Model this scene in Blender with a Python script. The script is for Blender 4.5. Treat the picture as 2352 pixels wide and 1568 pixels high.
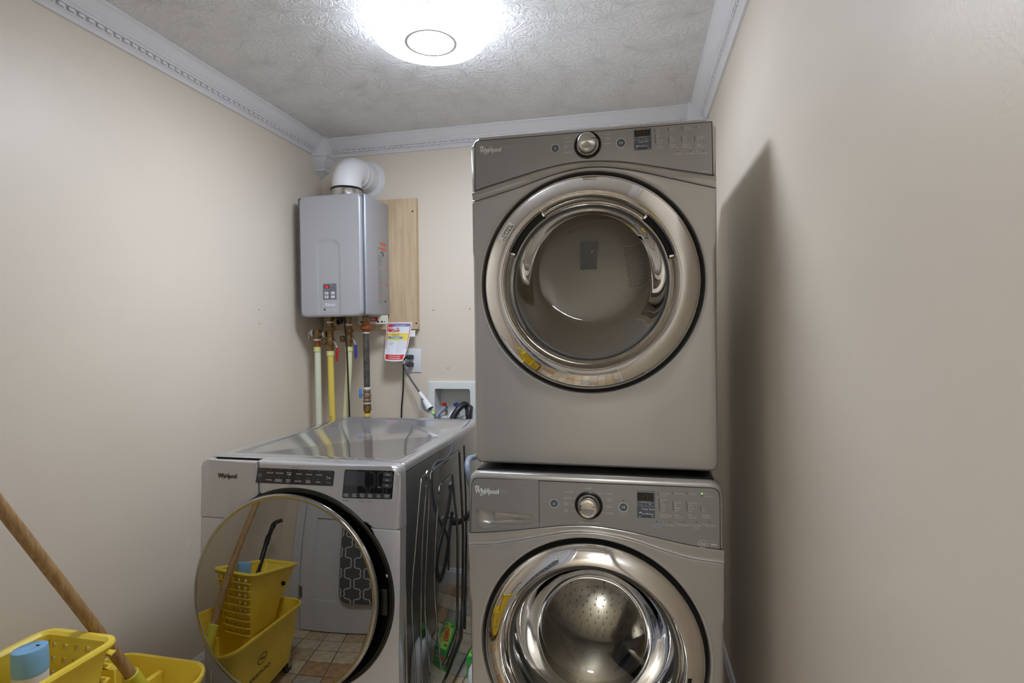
import bpy, bmesh, math, random
from mathutils import Vector, Matrix, noise
PI = math.pi
random.seed(7)
SC = bpy.context.scene
for o in list(bpy.data.objects): bpy.data.objects.remove(o)

# ------------------------------------------------------------------ camera
cam_data = bpy.data.cameras.new('camera')
cam = bpy.data.objects.new('camera', cam_data)
SC.collection.objects.link(cam)
FPX, YAW, PITCH, ROLL = 1272.09, 12.352, -0.89, -0.6945
cam_data.sensor_fit = 'HORIZONTAL'; cam_data.sensor_width = 36.0
cam_data.lens = FPX / 2352 * 36.0
cam_data.clip_start = 0.02
_a, _b, _c = (math.radians(v) for v in (YAW, PITCH, ROLL))
_f0 = Vector((-math.sin(_a), math.cos(_a), 0)); _r0 = Vector((math.cos(_a), math.sin(_a), 0)); _u0 = Vector((0, 0, 1))
_f = _f0 * math.cos(_b) + _u0 * math.sin(_b); _u = _u0 * math.cos(_b) - _f0 * math.sin(_b)
_r = _r0 * math.cos(_c) + _u * math.sin(_c); _u = _u * math.cos(_c) - _r0 * math.sin(_c)
cam.matrix_world = Matrix(((_r.x, _u.x, -_f.x, 0), (_r.y, _u.y, -_f.y, 0), (_r.z, _u.z, -_f.z, 1.365), (0, 0, 0, 1)))
SC.camera = cam

# ------------------------------------------------------------------ light and exposure
LAMP_STRENGTH = 50.0
LAMP_SIDE = 10.0
HALL_FILL_STRENGTH = 46.0
LAMP_COLOR = (0.79, 0.87, 1.0)
HALL_FILL_COLOR = (0.84, 0.92, 1.0)
world = bpy.data.worlds.new('world'); SC.world = world; world.use_nodes = True
world.node_tree.nodes['Background'].inputs[0].default_value = (0.8, 0.82, 0.86, 1)
world.node_tree.nodes['Background'].inputs[1].default_value = 0.25
SC.view_settings.view_transform = 'Standard'; SC.view_settings.look = 'None'
SC.view_settings.exposure = 0.20; SC.view_settings.gamma = 1.0; SC.view_settings.use_curve_mapping = False

# ------------------------------------------------------------------ materials
def lin(r, g, b):
    def f(c):
        c /= 255.0
        return c / 12.92 if c <= .04045 else ((c + .055) / 1.055) ** 2.4
    return (f(r), f(g), f(b), 1.0)

def mat(name, col, rough=.5, metal=0.0, coat=0.0, bump=0.0, bscale=200.0, spec=.5, var=0.0, vscale=3.0, emit=None, estr=0.0, coat_rough=.05):
    m = bpy.data.materials.new(name); m.use_nodes = True
    nt = m.node_tree; p = nt.nodes['Principled BSDF']
    p.inputs['Base Color'].default_value = col; p.inputs['Roughness'].default_value = rough
    p.inputs['Metallic'].default_value = metal; p.inputs['Coat Weight'].default_value = coat
    p.inputs['Coat Roughness'].default_value = coat_rough
    p.inputs['Specular IOR Level'].default_value = spec
    if emit:
        p.inputs['Emission Color'].default_value = emit; p.inputs['Emission Strength'].default_value = estr
    if bump or var:
        tc = nt.nodes.new('ShaderNodeTexCoord')
    if bump:
        n = nt.nodes.new('ShaderNodeTexNoise'); n.inputs['Scale'].default_value = bscale; n.inputs['Detail'].default_value = 3
        nt.links.new(tc.outputs['Object'], n.inputs['Vector'])
        b = nt.nodes.new('ShaderNodeBump'); b.inputs['Strength'].default_value = bump; b.inputs['Distance'].default_value = .002
        nt.links.new(n.outputs['Fac'], b.inputs['Height']); nt.links.new(b.outputs['Normal'], p.inputs['Normal'])
    if var:
        n = nt.nodes.new('ShaderNodeTexNoise'); n.inputs['Scale'].default_value = vscale; n.inputs['Detail'].default_value = 4
        nt.links.new(tc.outputs['Object'], n.inputs['Vector'])
        r = nt.nodes.new('ShaderNodeValToRGB')
        r.color_ramp.elements[0].position = .3; r.color_ramp.elements[1].position = .7
        r.color_ramp.elements[0].color = tuple(c * (1 - var) for c in col[:3]) + (1,)
        r.color_ramp.elements[1].color = tuple(min(1, c * (1 + var)) for c in col[:3]) + (1,)
        nt.links.new(n.outputs['Fac'], r.inputs['Fac']); nt.links.new(r.outputs['Color'], p.inputs['Base Color'])
    return m

def glass_mat(name, tint, rough=.0, ior=1.5, boost=0.0):
    m = bpy.data.materials.new(name); m.use_nodes = True; nt = m.node_tree; nt.nodes.clear()
    out = nt.nodes.new('ShaderNodeOutputMaterial'); mix = nt.nodes.new('ShaderNodeMixShader')
    tr = nt.nodes.new('ShaderNodeBsdfTransparent'); gl = nt.nodes.new('ShaderNodeBsdfGlossy'); fr = nt.nodes.new('ShaderNodeFresnel')
    tr.inputs['Color'].default_value = tint; gl.inputs['Roughness'].default_value = rough; fr.inputs['IOR'].default_value = ior
    ad = nt.nodes.new('ShaderNodeMath'); ad.operation = 'ADD'; ad.inputs[1].default_value = boost; ad.use_clamp = True
    nt.links.new(fr.outputs[0], ad.inputs[0]); nt.links.new(ad.outputs[0], mix.inputs[0])
    nt.links.new(tr.outputs[0], mix.inputs[1]); nt.links.new(gl.outputs[0], mix.inputs[2]); nt.links.new(mix.outputs[0], out.inputs[0])
    return m

def wood_mat(name, c0, c1, scale, stretch):
    m = mat(name, c0, .55); nt = m.node_tree; p = nt.nodes['Principled BSDF']
    tc = nt.nodes.new('ShaderNodeTexCoord'); mp = nt.nodes.new('ShaderNodeMapping'); mp.inputs['Scale'].default_value = stretch
    n = nt.nodes.new('ShaderNodeTexNoise'); n.inputs['Scale'].default_value = scale; n.inputs['Detail'].default_value = 6; n.inputs['Distortion'].default_value = .6
    r = nt.nodes.new('ShaderNodeValToRGB'); r.color_ramp.elements[0].color = c0; r.color_ramp.elements[1].color = c1
    r.color_ramp.elements[0].position = .35; r.color_ramp.elements[1].position = .65
    nt.links.new(tc.outputs['Object'], mp.inputs[0]); nt.links.new(mp.outputs[0], n.inputs['Vector'])
    nt.links.new(n.outputs['Fac'], r.inputs[0]); nt.links.new(r.outputs[0], p.inputs['Base Color'])
    return m

def ceiling_mat():
    m = mat('stomped_ceiling', lin(232, 231, 231), .6); nt = m.node_tree; p = nt.nodes['Principled BSDF']; L = nt.links.new
    def N(t, **k):
        n = nt.nodes.new(t)
        for a, v in k.items(): setattr(n, a, v)
        return n
    tc = N('ShaderNodeTexCoord')
    def layer(scale, off, kth, kr):
        mp = N('ShaderNodeMapping'); mp.inputs['Location'].default_value = off; L(tc.outputs['Object'], mp.inputs[0])
        w = N('ShaderNodeTexNoise'); w.inputs['Scale'].default_value = 9; w.inputs['Detail'].default_value = 2; L(mp.outputs[0], w.inputs['Vector'])
        wm = N('ShaderNodeVectorMath', operation='MULTIPLY_ADD'); wm.inputs[1].default_value = (.05, .05, 0); L(w.outputs['Color'], wm.inputs[0]); L(mp.outputs[0], wm.inputs[2])
        v = N('ShaderNodeTexVoronoi', voronoi_dimensions='2D'); v.inputs['Scale'].default_value = scale; L(wm.outputs[0], v.inputs['Vector'])
        d = N('ShaderNodeVectorMath', operation='SUBTRACT'); L(wm.outputs[0], d.inputs[0]); L(v.outputs['Position'], d.inputs[1])
        sx = N('ShaderNodeSeparateXYZ'); L(d.outputs[0], sx.inputs[0])
        an = N('ShaderNodeMath', operation='ARCTAN2'); L(sx.outputs[1], an.inputs[0]); L(sx.outputs[0], an.inputs[1])
        am = N('ShaderNodeMath', operation='MULTIPLY'); am.inputs[1].default_value = kth; L(an.outputs[0], am.inputs[0])
        rm = N('ShaderNodeMath', operation='MULTIPLY'); rm.inputs[1].default_value = kr; L(v.outputs['Distance'], rm.inputs[0])
        sc = N('ShaderNodeSeparateColor'); L(v.outputs['Color'], sc.inputs[0])
        rnd = N('ShaderNodeMath', operation='MULTIPLY'); rnd.inputs[1].default_value = 40; L(sc.outputs[0], rnd.inputs[0])
        cb = N('ShaderNodeCombineXYZ'); L(am.outputs[0], cb.inputs[0]); L(rm.outputs[0], cb.inputs[1]); L(rnd.outputs[0], cb.inputs[2])
        n = N('ShaderNodeTexNoise'); n.inputs['Scale'].default_value = 1; n.inputs['Detail'].default_value = 2; n.inputs['Roughness'].default_value = .6; L(cb.outputs[0], n.inputs['Vector'])
        r = N('ShaderNodeValToRGB'); r.color_ramp.elements[0].position = .50; r.color_ramp.elements[1].position = .62; L(n.outputs['Fac'], r.inputs[0])
        return r.outputs[0]
    a = layer(6.5, (0, 0, 0), 5.5, 3.0); b = layer(8.0, (3.3, 1.7, 0), 5.0, 3.4)
    mx = N('ShaderNodeMath', operation='MAXIMUM'); L(a, mx.inputs[0]); L(b, mx.inputs[1])
    fn = N('ShaderNodeTexNoise'); fn.inputs['Scale'].default_value = 130; fn.inputs['Detail'].default_value = 3; L(tc.outputs['Object'], fn.inputs['Vector'])
    ad = N('ShaderNodeMath', operation='MULTIPLY_ADD'); ad.inputs[1].default_value = .35; L(fn.outputs['Fac'], ad.inputs[0]); L(mx.outputs[0], ad.inputs[2])
    bp = N('ShaderNodeBump'); bp.inputs['Strength'].default_value = .75; bp.inputs['Distance'].default_value = .0035
    L(ad.outputs[0], bp.inputs['Height']); L(bp.outputs[0], p.inputs['Normal'])
    return m

def lattice_mat():
    m = mat('quatrefoil_cloth', lin(95, 97, 102), .85); nt = m.node_tree; p = nt.nodes['Principled BSDF']; L = nt.links.new
    tc = nt.nodes.new('ShaderNodeTexCoord'); sx = nt.nodes.new('ShaderNodeSeparateXYZ'); L(tc.outputs['Object'], sx.inputs[0])
    def M(op, a, b=None, c=None):
        n = nt.nodes.new('ShaderNodeMath'); n.operation = op
        for i, v in enumerate((a, b, c)):
            if v is None: continue
            if isinstance(v, (int, float)): n.inputs[i].default_value = v
            else: L(v, n.inputs[i])
        return n.outputs[0]
    k = 2 * PI / .150; u = M('MULTIPLY', sx.outputs[0], k); v = M('MULTIPLY', sx.outputs[2], k); B_ = .32
    u3 = M('MULTIPLY', u, 3); v3 = M('MULTIPLY', v, 3)
    F = M('ADD', M('ADD', M('COSINE', u), M('COSINE', v)), M('MULTIPLY', M('SUBTRACT', M('COSINE', u3), M('COSINE', v3)), B_))
    gx = M('MULTIPLY_ADD', M('SINE', u3), 3 * B_, M('SINE', u)); gy = M('MULTIPLY_ADD', M('SINE', v3), -3 * B_, M('SINE', v))
    g = M('MULTIPLY_ADD', M('SQRT', M('ADD', M('MULTIPLY', gx, gx), M('MULTIPLY', gy, gy))), .0034 * k, .03)
    f = M('LESS_THAN', M('ABSOLUTE', F), g)
    mx = nt.nodes.new('ShaderNodeMix'); mx.data_type = 'RGBA'; mx.inputs[6].default_value = lin(88, 90, 95); mx.inputs[7].default_value = lin(205, 207, 212)
    L(f, mx.inputs[0]); L(mx.outputs[2], p.inputs['Base Color'])
    return m

M_wall = mat('beige_wall_paint', lin(228, 217, 201), .42, bump=.12, bscale=260, var=.02, vscale=2)
M_ceil = ceiling_mat()
M_trim = mat('white_trim_paint', lin(232, 232, 235), .35)
M_doorw = mat('white_door_paint', lin(214, 215, 222), .4)
M_grout = mat('grey_grout', lin(120, 116, 110), .8)
M_tiles = [mat('slate_tile_%s' % n, c, .4, var=.25, vscale=22, bump=.3, bscale=40) for n, c in
           (('tan', lin(196, 172, 140)), ('rust', lin(184, 146, 108)), ('grey', lin(180, 172, 160)), ('cream', lin(208, 192, 164)))]
M_lampbody = mat('lamp_diffuser', (1, 1, 1, 1), .4, emit=LAMP_COLOR + (1,), estr=LAMP_STRENGTH)
M_lampside = mat('lamp_side', (1, 1, 1, 1), .4, emit=LAMP_COLOR + (1,), estr=LAMP_SIDE)
M_hallfill = mat('hall_fill_diffuser', (1, 1, 1, 1), .4, emit=HALL_FILL_COLOR + (1,), estr=HALL_FILL_STRENGTH)
M_lampring = mat('lamp_ring', lin(225, 225, 235), .5, metal=0)
M_stack = mat('graphite_metallic_paint', lin(186, 183, 178), .36, metal=.6, coat=.8, coat_rough=.02)
M_stackf = mat('graphite_fascia', lin(160, 158, 156), .38, metal=.6, coat=.5, coat_rough=.03)
M_silver = mat('silver_metallic_paint', lin(198, 197, 199), .34, metal=.6, coat=.4, coat_rough=.03)
M_silvtop = mat('silver_gloss_top', lin(176, 176, 178), .12, metal=.6, coat=.6)
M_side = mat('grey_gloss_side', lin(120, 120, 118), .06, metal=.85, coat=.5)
M_chrome = mat('chrome', lin(236, 232, 226), .04, metal=1)
M_chrome2 = mat('dark_chrome', lin(172, 168, 162), .06, metal=1)
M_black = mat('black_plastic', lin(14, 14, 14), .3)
M_blackm = mat('matt_black', lin(12, 12, 12), .6)
M_seam = mat('seam_dark', lin(20, 20, 20), .7)
M_disp = mat('slate_display', lin(88, 92, 100), .3)
M_lcd = mat('lcd_window', lin(32, 30, 22), .12)
M_lcdseg = mat('lcd_segments', lin(70, 70, 52), .3)
M_lcdamb = mat('lcd_amber', lin(92, 66, 24), .3)
M_print = mat('pale_print', lin(214, 216, 220), .5)
M_printdim = mat('dim_print', lin(214, 213, 210), .5)
M_printblue = mat('blue_print', lin(165, 190, 220), .5)
M_printdk = mat('dark_print', lin(60, 60, 62), .5)
M_white = mat('white_plastic', lin(232, 232, 234), .35)
M_gasket = mat('grey_gasket', lin(70, 70, 68), .45)
M_drum = mat('drum_enamel', lin(205, 194, 178), .35)
M_drumst = mat('stainless_drum', lin(190, 186, 178), .18, metal=1)
M_hole = mat('hole_black', lin(8, 8, 8), .8)
M_glass = glass_mat('door_bowl_glass', (.90, .90, .88, 1), ior=1.45, boost=.0)
M_glass2 = glass_mat('washer_bowl_glass', (.86, .86, .84, 1), ior=1.45, boost=.02)
M_mirror = mat('smoked_mirror_glass', lin(172, 168, 160), .015, metal=1)
M_panelblk = mat('black_glass_panel', lin(46, 44, 42), .12, coat=.5)
M_panelgl = mat('black_gloss_display', lin(10, 10, 11), .02, coat=1, spec=.8)
M_green = mat('green_led', lin(120, 220, 60), .4, emit=(.35, 1, .1, 1), estr=1.5)
M_heater = mat('heater_silver', lin(186, 187, 192), .4, metal=.35)
M_heaterb = mat('heater_body', lin(176, 178, 184), .42, metal=.35)
M_brass = mat('aged_brass', lin(136, 110, 70), .40, metal=.7, var=.35, vscale=60)
M_bronze = mat('bronze', lin(150, 128, 108), .4, metal=.6, var=.2, vscale=60)
M_copper = mat('rusty_union', lin(150, 82, 40), .5, metal=.3, var=.3, vscale=50)
M_iron = mat('black_iron_pipe', lin(84, 80, 76), .5, metal=.3, var=.45, vscale=40)
M_pexw = mat('pex_pale', lin(226, 230, 205), .35)
M_pexy = mat('pex_yellow', lin(232, 206, 96), .35)
M_pexc = mat('pex_cream', lin(224, 222, 178), .35)
M_pexring = mat('pex_ring', lin(220, 222, 150), .4)
M_tape = mat('white_tape', lin(230, 230, 226), .5)
M_steel = mat('steel', lin(190, 190, 188), .25, metal=1)
M_red = mat('red_grip', lin(190, 28, 30), .4)
M_blue = mat('blue_grip', lin(40, 56, 150), .4)
M_blue2 = mat('light_blue_handle', lin(84, 140, 216), .4)
M_cable = mat('black_cable', lin(30, 31, 33), .4)
M_cableg = mat('grey_cable', lin(74, 76, 84), .35)
M_plug = mat('grey_plug', lin(66, 68, 72), .45)
M_paper = mat('paper', lin(240, 242, 248), .6)
M_pred = mat('paper_red', lin(218, 60, 62), .6); M_pblue = mat('paper_blue', lin(96, 140, 214), .6)
M_pyel = mat('paper_yellow', lin(246, 224, 96), .6); M_pgrey = mat('paper_grey', lin(170, 174, 190), .6)
M_porange = mat('paper_orange', lin(226, 84, 44), .6)
M_ply = wood_mat('plywood', lin(198, 172, 138), lin(216, 192, 158), 6, (9, 9, .9))
M_handle = wood_mat('mop_handle_wood', lin(150, 114, 70), lin(184, 150, 104), 9, (12, 12, 1.5))
M_vent = mat('white_vent_pvc', lin(232, 232, 234), .45, bump=.15, bscale=120)
M_yellow = mat('yellow_plastic', lin(250, 220, 76), .38, var=.05, vscale=12)
M_yclamp = mat('lime_yellow_plastic', lin(214, 206, 70), .45)
M_strand = mat('cotton_strands', lin(196, 186, 176), .9)
M_bluecap = mat('blue_cap', lin(138, 194, 238), .35)
M_bluelogo = mat('blue_logo', lin(50, 70, 170), .4)
M_rubber = mat('grey_rubber', lin(62, 62, 62), .6)
M_boxgreen = mat('green_carton', lin(60, 190, 84), .4, var=.15, vscale=25)
M_boxlime = mat('lime_carton_print', lin(196, 232, 96), .4)
M_boxdk = mat('dark_green_carton', lin(40, 140, 60), .4)
M_hosegrey = mat('grey_hose', lin(140, 150, 165), .4)
M_hoseblk = mat('black_hose', lin(44, 46, 52), .4)
M_boxwhite = mat('white_valve_box', lin(232, 235, 234), .45)
M_boxin = mat('white_valve_box_inner', lin(222, 224, 220), .5)
M_tag = mat('grey_tag', lin(206, 208, 216), .5)
M_cloth = lattice_mat()
M_lime = mat('lime_band', lin(180, 230, 110), .5)
M_logo = mat('logo_silver', lin(246, 245, 244), .3)
M_patch = mat('filler_patch', lin(232, 226, 214), .6)
M_modelprint = mat('faint_model_print', lin(176, 176, 178), .5)
M_gold = mat('gold_print', lin(206, 164, 70), .35, metal=.3)
M_braid = mat('braided_silver', lin(206, 207, 210), .4, metal=.3, bump=.4, bscale=500)
M_tap = mat('tap_metal', lin(196, 186, 166), .3, metal=.7)
M_goldk = mat('dull_gold_line', lin(92, 78, 40), .5)

# ------------------------------------------------------------------ building helpers
def link(o, parent=None):
    SC.collection.objects.link(o)
    if parent: o.parent = parent
    return o

def obj(name, bm, m, parent=None, smooth=True, kind=None, label=None):
    bmesh.ops.recalc_face_normals(bm, faces=bm.faces)
    me = bpy.data.meshes.new(name); bm.to_mesh(me); bm.free()
    me.materials.append(m)
    if smooth:
        me.shade_smooth()
        try: me.set_sharp_from_angle(angle=math.radians(38))
        except Exception: pass
    o = link(bpy.data.objects.new(name, me), parent)
    if kind: o['kind'] = kind
    if label: o['label'] = label
    return o

def flat(name, bm, m, parent=None, kind=None, label=None):
    me = bpy.data.meshes.new(name); bm.to_mesh(me); bm.free(); me.materials.append(m)
    o = link(bpy.data.objects.new(name, me), parent)
    if kind: o['kind'] = kind
    if label: o['label'] = label
    return o

def tag(o, label, cat, group=None):
    o['label'] = label; o['category'] = cat
    if group: o['group'] = group
    return o

def thing(name, label, cat, loc=(0, 0, 0), group=None):
    o = link(bpy.data.objects.new(name, None)); o.location = loc; o.empty_display_size = .05
    return tag(o, label, cat, group)

def struct(name, bm, m, smooth=False, parent=None):
    o = obj(name, bm, m, parent, smooth)
    if not parent: o['kind'] = 'structure'
    return o

def NB(): return bmesh.new()

def rbox(bm, x0, x1, y0, y1, z0, z1, r=0.0, seg=2, only=None):
    vs = [bm.verts.new(p) for p in ((x0, y0, z0), (x1, y0, z0), (x1, y1, z0), (x0, y1, z0), (x0, y0, z1), (x1, y0, z1), (x1, y1, z1), (x0, y1, z1))]
    fs = [bm.faces.new([vs[i] for i in q]) for q in ((0, 3, 2, 1), (4, 5, 6, 7), (0, 1, 5, 4), (1, 2, 6, 5), (2, 3, 7, 6), (3, 0, 4, 7))]
    if r:
        es = {e for f in fs for e in f.edges}
        if only: es = {e for e in es if only((e.verts[0].co + e.verts[1].co) / 2, (e.verts[0].co - e.verts[1].co).normalized())}
        bmesh.ops.bevel(bm, geom=list(es), offset=r, segments=seg, affect='EDGES', profile=.5)
    return bm

def arcs(poly, radii, n=6):
    """round the corners of a polygon: radii is one number or one per corner"""
    out = []; N = len(poly)
    for i, p in enumerate(poly):
        r = radii if isinstance(radii, (int, float)) else radii[i]
        if not r: out.append(tuple(p)); continue
        p = Vector(p); a = Vector(poly[i - 1]) - p; b = Vector(poly[(i + 1) % N]) - p
        ang = a.angle(b); t = min(r / math.tan(ang / 2), a.length * .49, b.length * .49)
        pa = p + a.normalized() * t; pb = p + b.normalized() * t
        for k in range(n + 1):
            s = k / n; q = pa * (1 - s) ** 2 + p * 2 * s * (1 - s) + pb * s ** 2
            out.append(tuple(q))
    return out

def plate(bm, poly, yf, yb, r=0.0, seg=2, M=None):
    """extrude a polygon given in (x, z) from yf (seen side) back to yb, the seen rim rounded by r"""
    f = [bm.verts.new((x, yf, z)) for x, z in poly]; b = [bm.verts.new((x, yb, z)) for x, z in poly]
    N = len(poly); ff = bm.faces.new(f); bm.faces.new(b[::-1])
    for i in range(N): bm.faces.new((f[i], b[i], b[(i + 1) % N], f[(i + 1) % N]))
    new = f + b
    if r:
        g = bmesh.ops.bevel(bm, geom=list(ff.edges), offset=r, segments=seg, affect='EDGES', profile=.5)
    if M: bmesh.ops.transform(bm, matrix=M, verts=bm.verts)
    return bm

def lathe(bm, prof, M=None, n=48, a0=0.0, a1=2 * PI, cap0=False, cap1=False, sx=1.0):
    full = abs(a1 - a0 - 2 * PI) < 1e-6; K = n if full else n + 1
    rings = []
    for r, h in prof:
        ring = []
        for k in range(K):
            a = a0 + (a1 - a0) * k / n
            p = Vector((r * math.cos(a) * sx, r * math.sin(a), h))
            ring.append(bm.verts.new(M @ p if M else p))
        rings.append(ring)
    for A, B in zip(rings, rings[1:]):
        for k in range(K if full else K - 1):
            j = (k + 1) % K
            bm.faces.new((A[k], A[j], B[j], B[k]))
    if cap0: bm.faces.new(rings[0][::-1])
    if cap1: bm.faces.new(rings[-1])
    return bm

def facing(x, y, z):  # local axis +z of a lathe points to the room (towards -y)
    return Matrix.Translation((x, y, z)) @ Matrix.Rotation(PI / 2, 4, 'X')
def toX(x, y, z): return Matrix.Translation((x, y, z)) @ Matrix.Rotation(PI / 2, 4, 'Y')
def up(x, y, z): return Matrix.Translation((x, y, z))

def spline(pts, per=6, closed=False):
    P = [Vector(p) for p in pts]; out = []; n = len(P)
    for i in range(n if closed else n - 1):
        p0 = P[(i - 1) % n] if (closed or i > 0) else P[0] * 2 - P[1]
        p1 = P[i]; p2 = P[(i + 1) % n]
        p3 = P[(i + 2) % n] if (closed or i + 2 < n) else P[-1] * 2 - P[-2]
        for k in range(per):
            t = k / per
            out.append(.5 * ((2 * p1) + (p2 - p0) * t + (2 * p0 - 5 * p1 + 4 * p2 - p3) * t * t + (3 * p1 - p0 - 3 * p2 + p3) * t ** 3))
    if not closed: out.append(P[-1])
    return out

def tube(bm, pts, r, n=10, per=6, smooth=True, closed=False, caps=True):
    P = spline(pts, per, closed) if smooth else [Vector(p) for p in pts]
    N = len(P); rad = r if callable(r) else (lambda t: r)
    T = []
    for i in range(N):
        a = P[i - 1] if (i > 0 or closed) else P[0]; b = P[(i + 1) % N] if (i < N - 1 or closed) else P[-1]
        T.append((b - a).normalized())
    u = T[0].orthogonal().normalized(); rings = []
    for i in range(N):
        u = (u - T[i] * u.dot(T[i])).normalized(); v = T[i].cross(u); rr = rad(i / max(1, N - 1))
        rings.append([bm.verts.new(P[i] + (u * math.cos(2 * PI * k / n) + v * math.sin(2 * PI * k / n)) * rr) for k in range(n)])
    for i in range(N if closed else N - 1):
        A, B = rings[i], rings[(i + 1) % N]
        for k in range(n): bm.faces.new((A[k], A[(k + 1) % n], B[(k + 1) % n], B[k]))
    if caps and not closed: bm.faces.new(rings[0][::-1]); bm.faces.new(rings[-1])
    return bm

def cyl(bm, x, y, z0, z1, r, n=20, r1=None):
    return lathe(bm, [(r, z0), (r1 or r, z1)], up(x, y, 0), n, cap0=True, cap1=True)
def hexnut(bm, x, y, z0, z1, r): return lathe(bm, [(r * .92, z0), (r, z0 + .002), (r, z1 - .002), (r * .92, z1)], up(x, y, 0), 8, cap0=True, cap1=True)

_tc = {}
def text(bm, s, h, M, align='L', shear=0.0, bold=0.0, wmul=1.0, warp=None):
    """add flat lettering: capital height h, x to the right, y up in M's frame; the vertical middle lies on the origin"""
    key = (s, bold)
    if key not in _tc:
        c = bpy.data.curves.new('t', 'FONT'); c.body = s; c.size = 1; c.offset = bold; c.resolution_u = 2
        o = bpy.data.objects.new('t', c); me = o.to_mesh()
        _tc[key] = ([v.co.copy() for v in me.vertices], [list(p.vertices) for p in me.polygons])
        o.to_mesh_clear(); bpy.data.objects.remove(o); bpy.data.curves.remove(c)
    V, F = _tc[key]
    if not V: return bm
    k = h / .70; w = max(v.x for v in V) * k * wmul
    ox = {'L': 0, 'C': -w / 2, 'R': -w}[align]
    nv = []
    for v in V:
        y = v.y * k - h / 2; p = Vector((v.x * k * wmul + ox + shear * y, y, 0)); p = M @ p
        nv.append(bm.verts.new(warp(p) if warp else p))
    for f in F:
        try: bm.faces.new([nv[i] for i in f])
        except ValueError: pass
    return bm
def onfront(x, y, z, roll=0.0):  # lettering frame on a face that looks towards -y
    return Matrix.Translation((x, y, z)) @ Matrix.Rotation(PI / 2, 4, 'X') @ Matrix.Rotation(roll, 4, 'Z')
def quad(bm, x0, x1, z0, z1, y):
    bm.faces.new([bm.verts.new(p) for p in ((x0, y, z0), (x1, y, z0), (x1, y, z1), (x0, y, z1))]); return bm
def ringf(bm, x, z, r0, r1, y, n=40, sx=1.0):
    a = [bm.verts.new((x + r0 * sx * math.cos(2 * PI * k / n), y, z + r0 * math.sin(2 * PI * k / n))) for k in range(n)]
    b = [bm.verts.new((x + r1 * sx * math.cos(2 * PI * k / n), y, z + r1 * math.sin(2 * PI * k / n))) for k in range(n)]
    for k in range(n): j = (k + 1) % n; bm.faces.new((a[k], a[j], b[j], b[k]))
    return bm
def discf(bm, x, z, r, y, n=24): bm.faces.new([bm.verts.new((x + r * math.cos(2 * PI * k / n), y, z + r * math.sin(2 * PI * k / n))) for k in range(n)]); return bm
def stroke(bm, pts, w, y):
    """flat stroke of width w through (x, z) points on the plane y"""
    P = [Vector(p) for p in pts]
    L = []
    for i, p in enumerate(P):
        d = (P[min(i + 1, len(P) - 1)] - P[max(i - 1, 0)]).normalized(); n = Vector((-d.y, d.x)) * (w(i / (len(P) - 1)) if callable(w) else w) / 2
        L.append((bm.verts.new((p.x + n.x, y, p.y + n.y)), bm.verts.new((p.x - n.x, y, p.y - n.y))))
    for a, b in zip(L, L[1:]): bm.faces.new((a[0], a[1], b[1], b[0]))
    return bm

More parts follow.
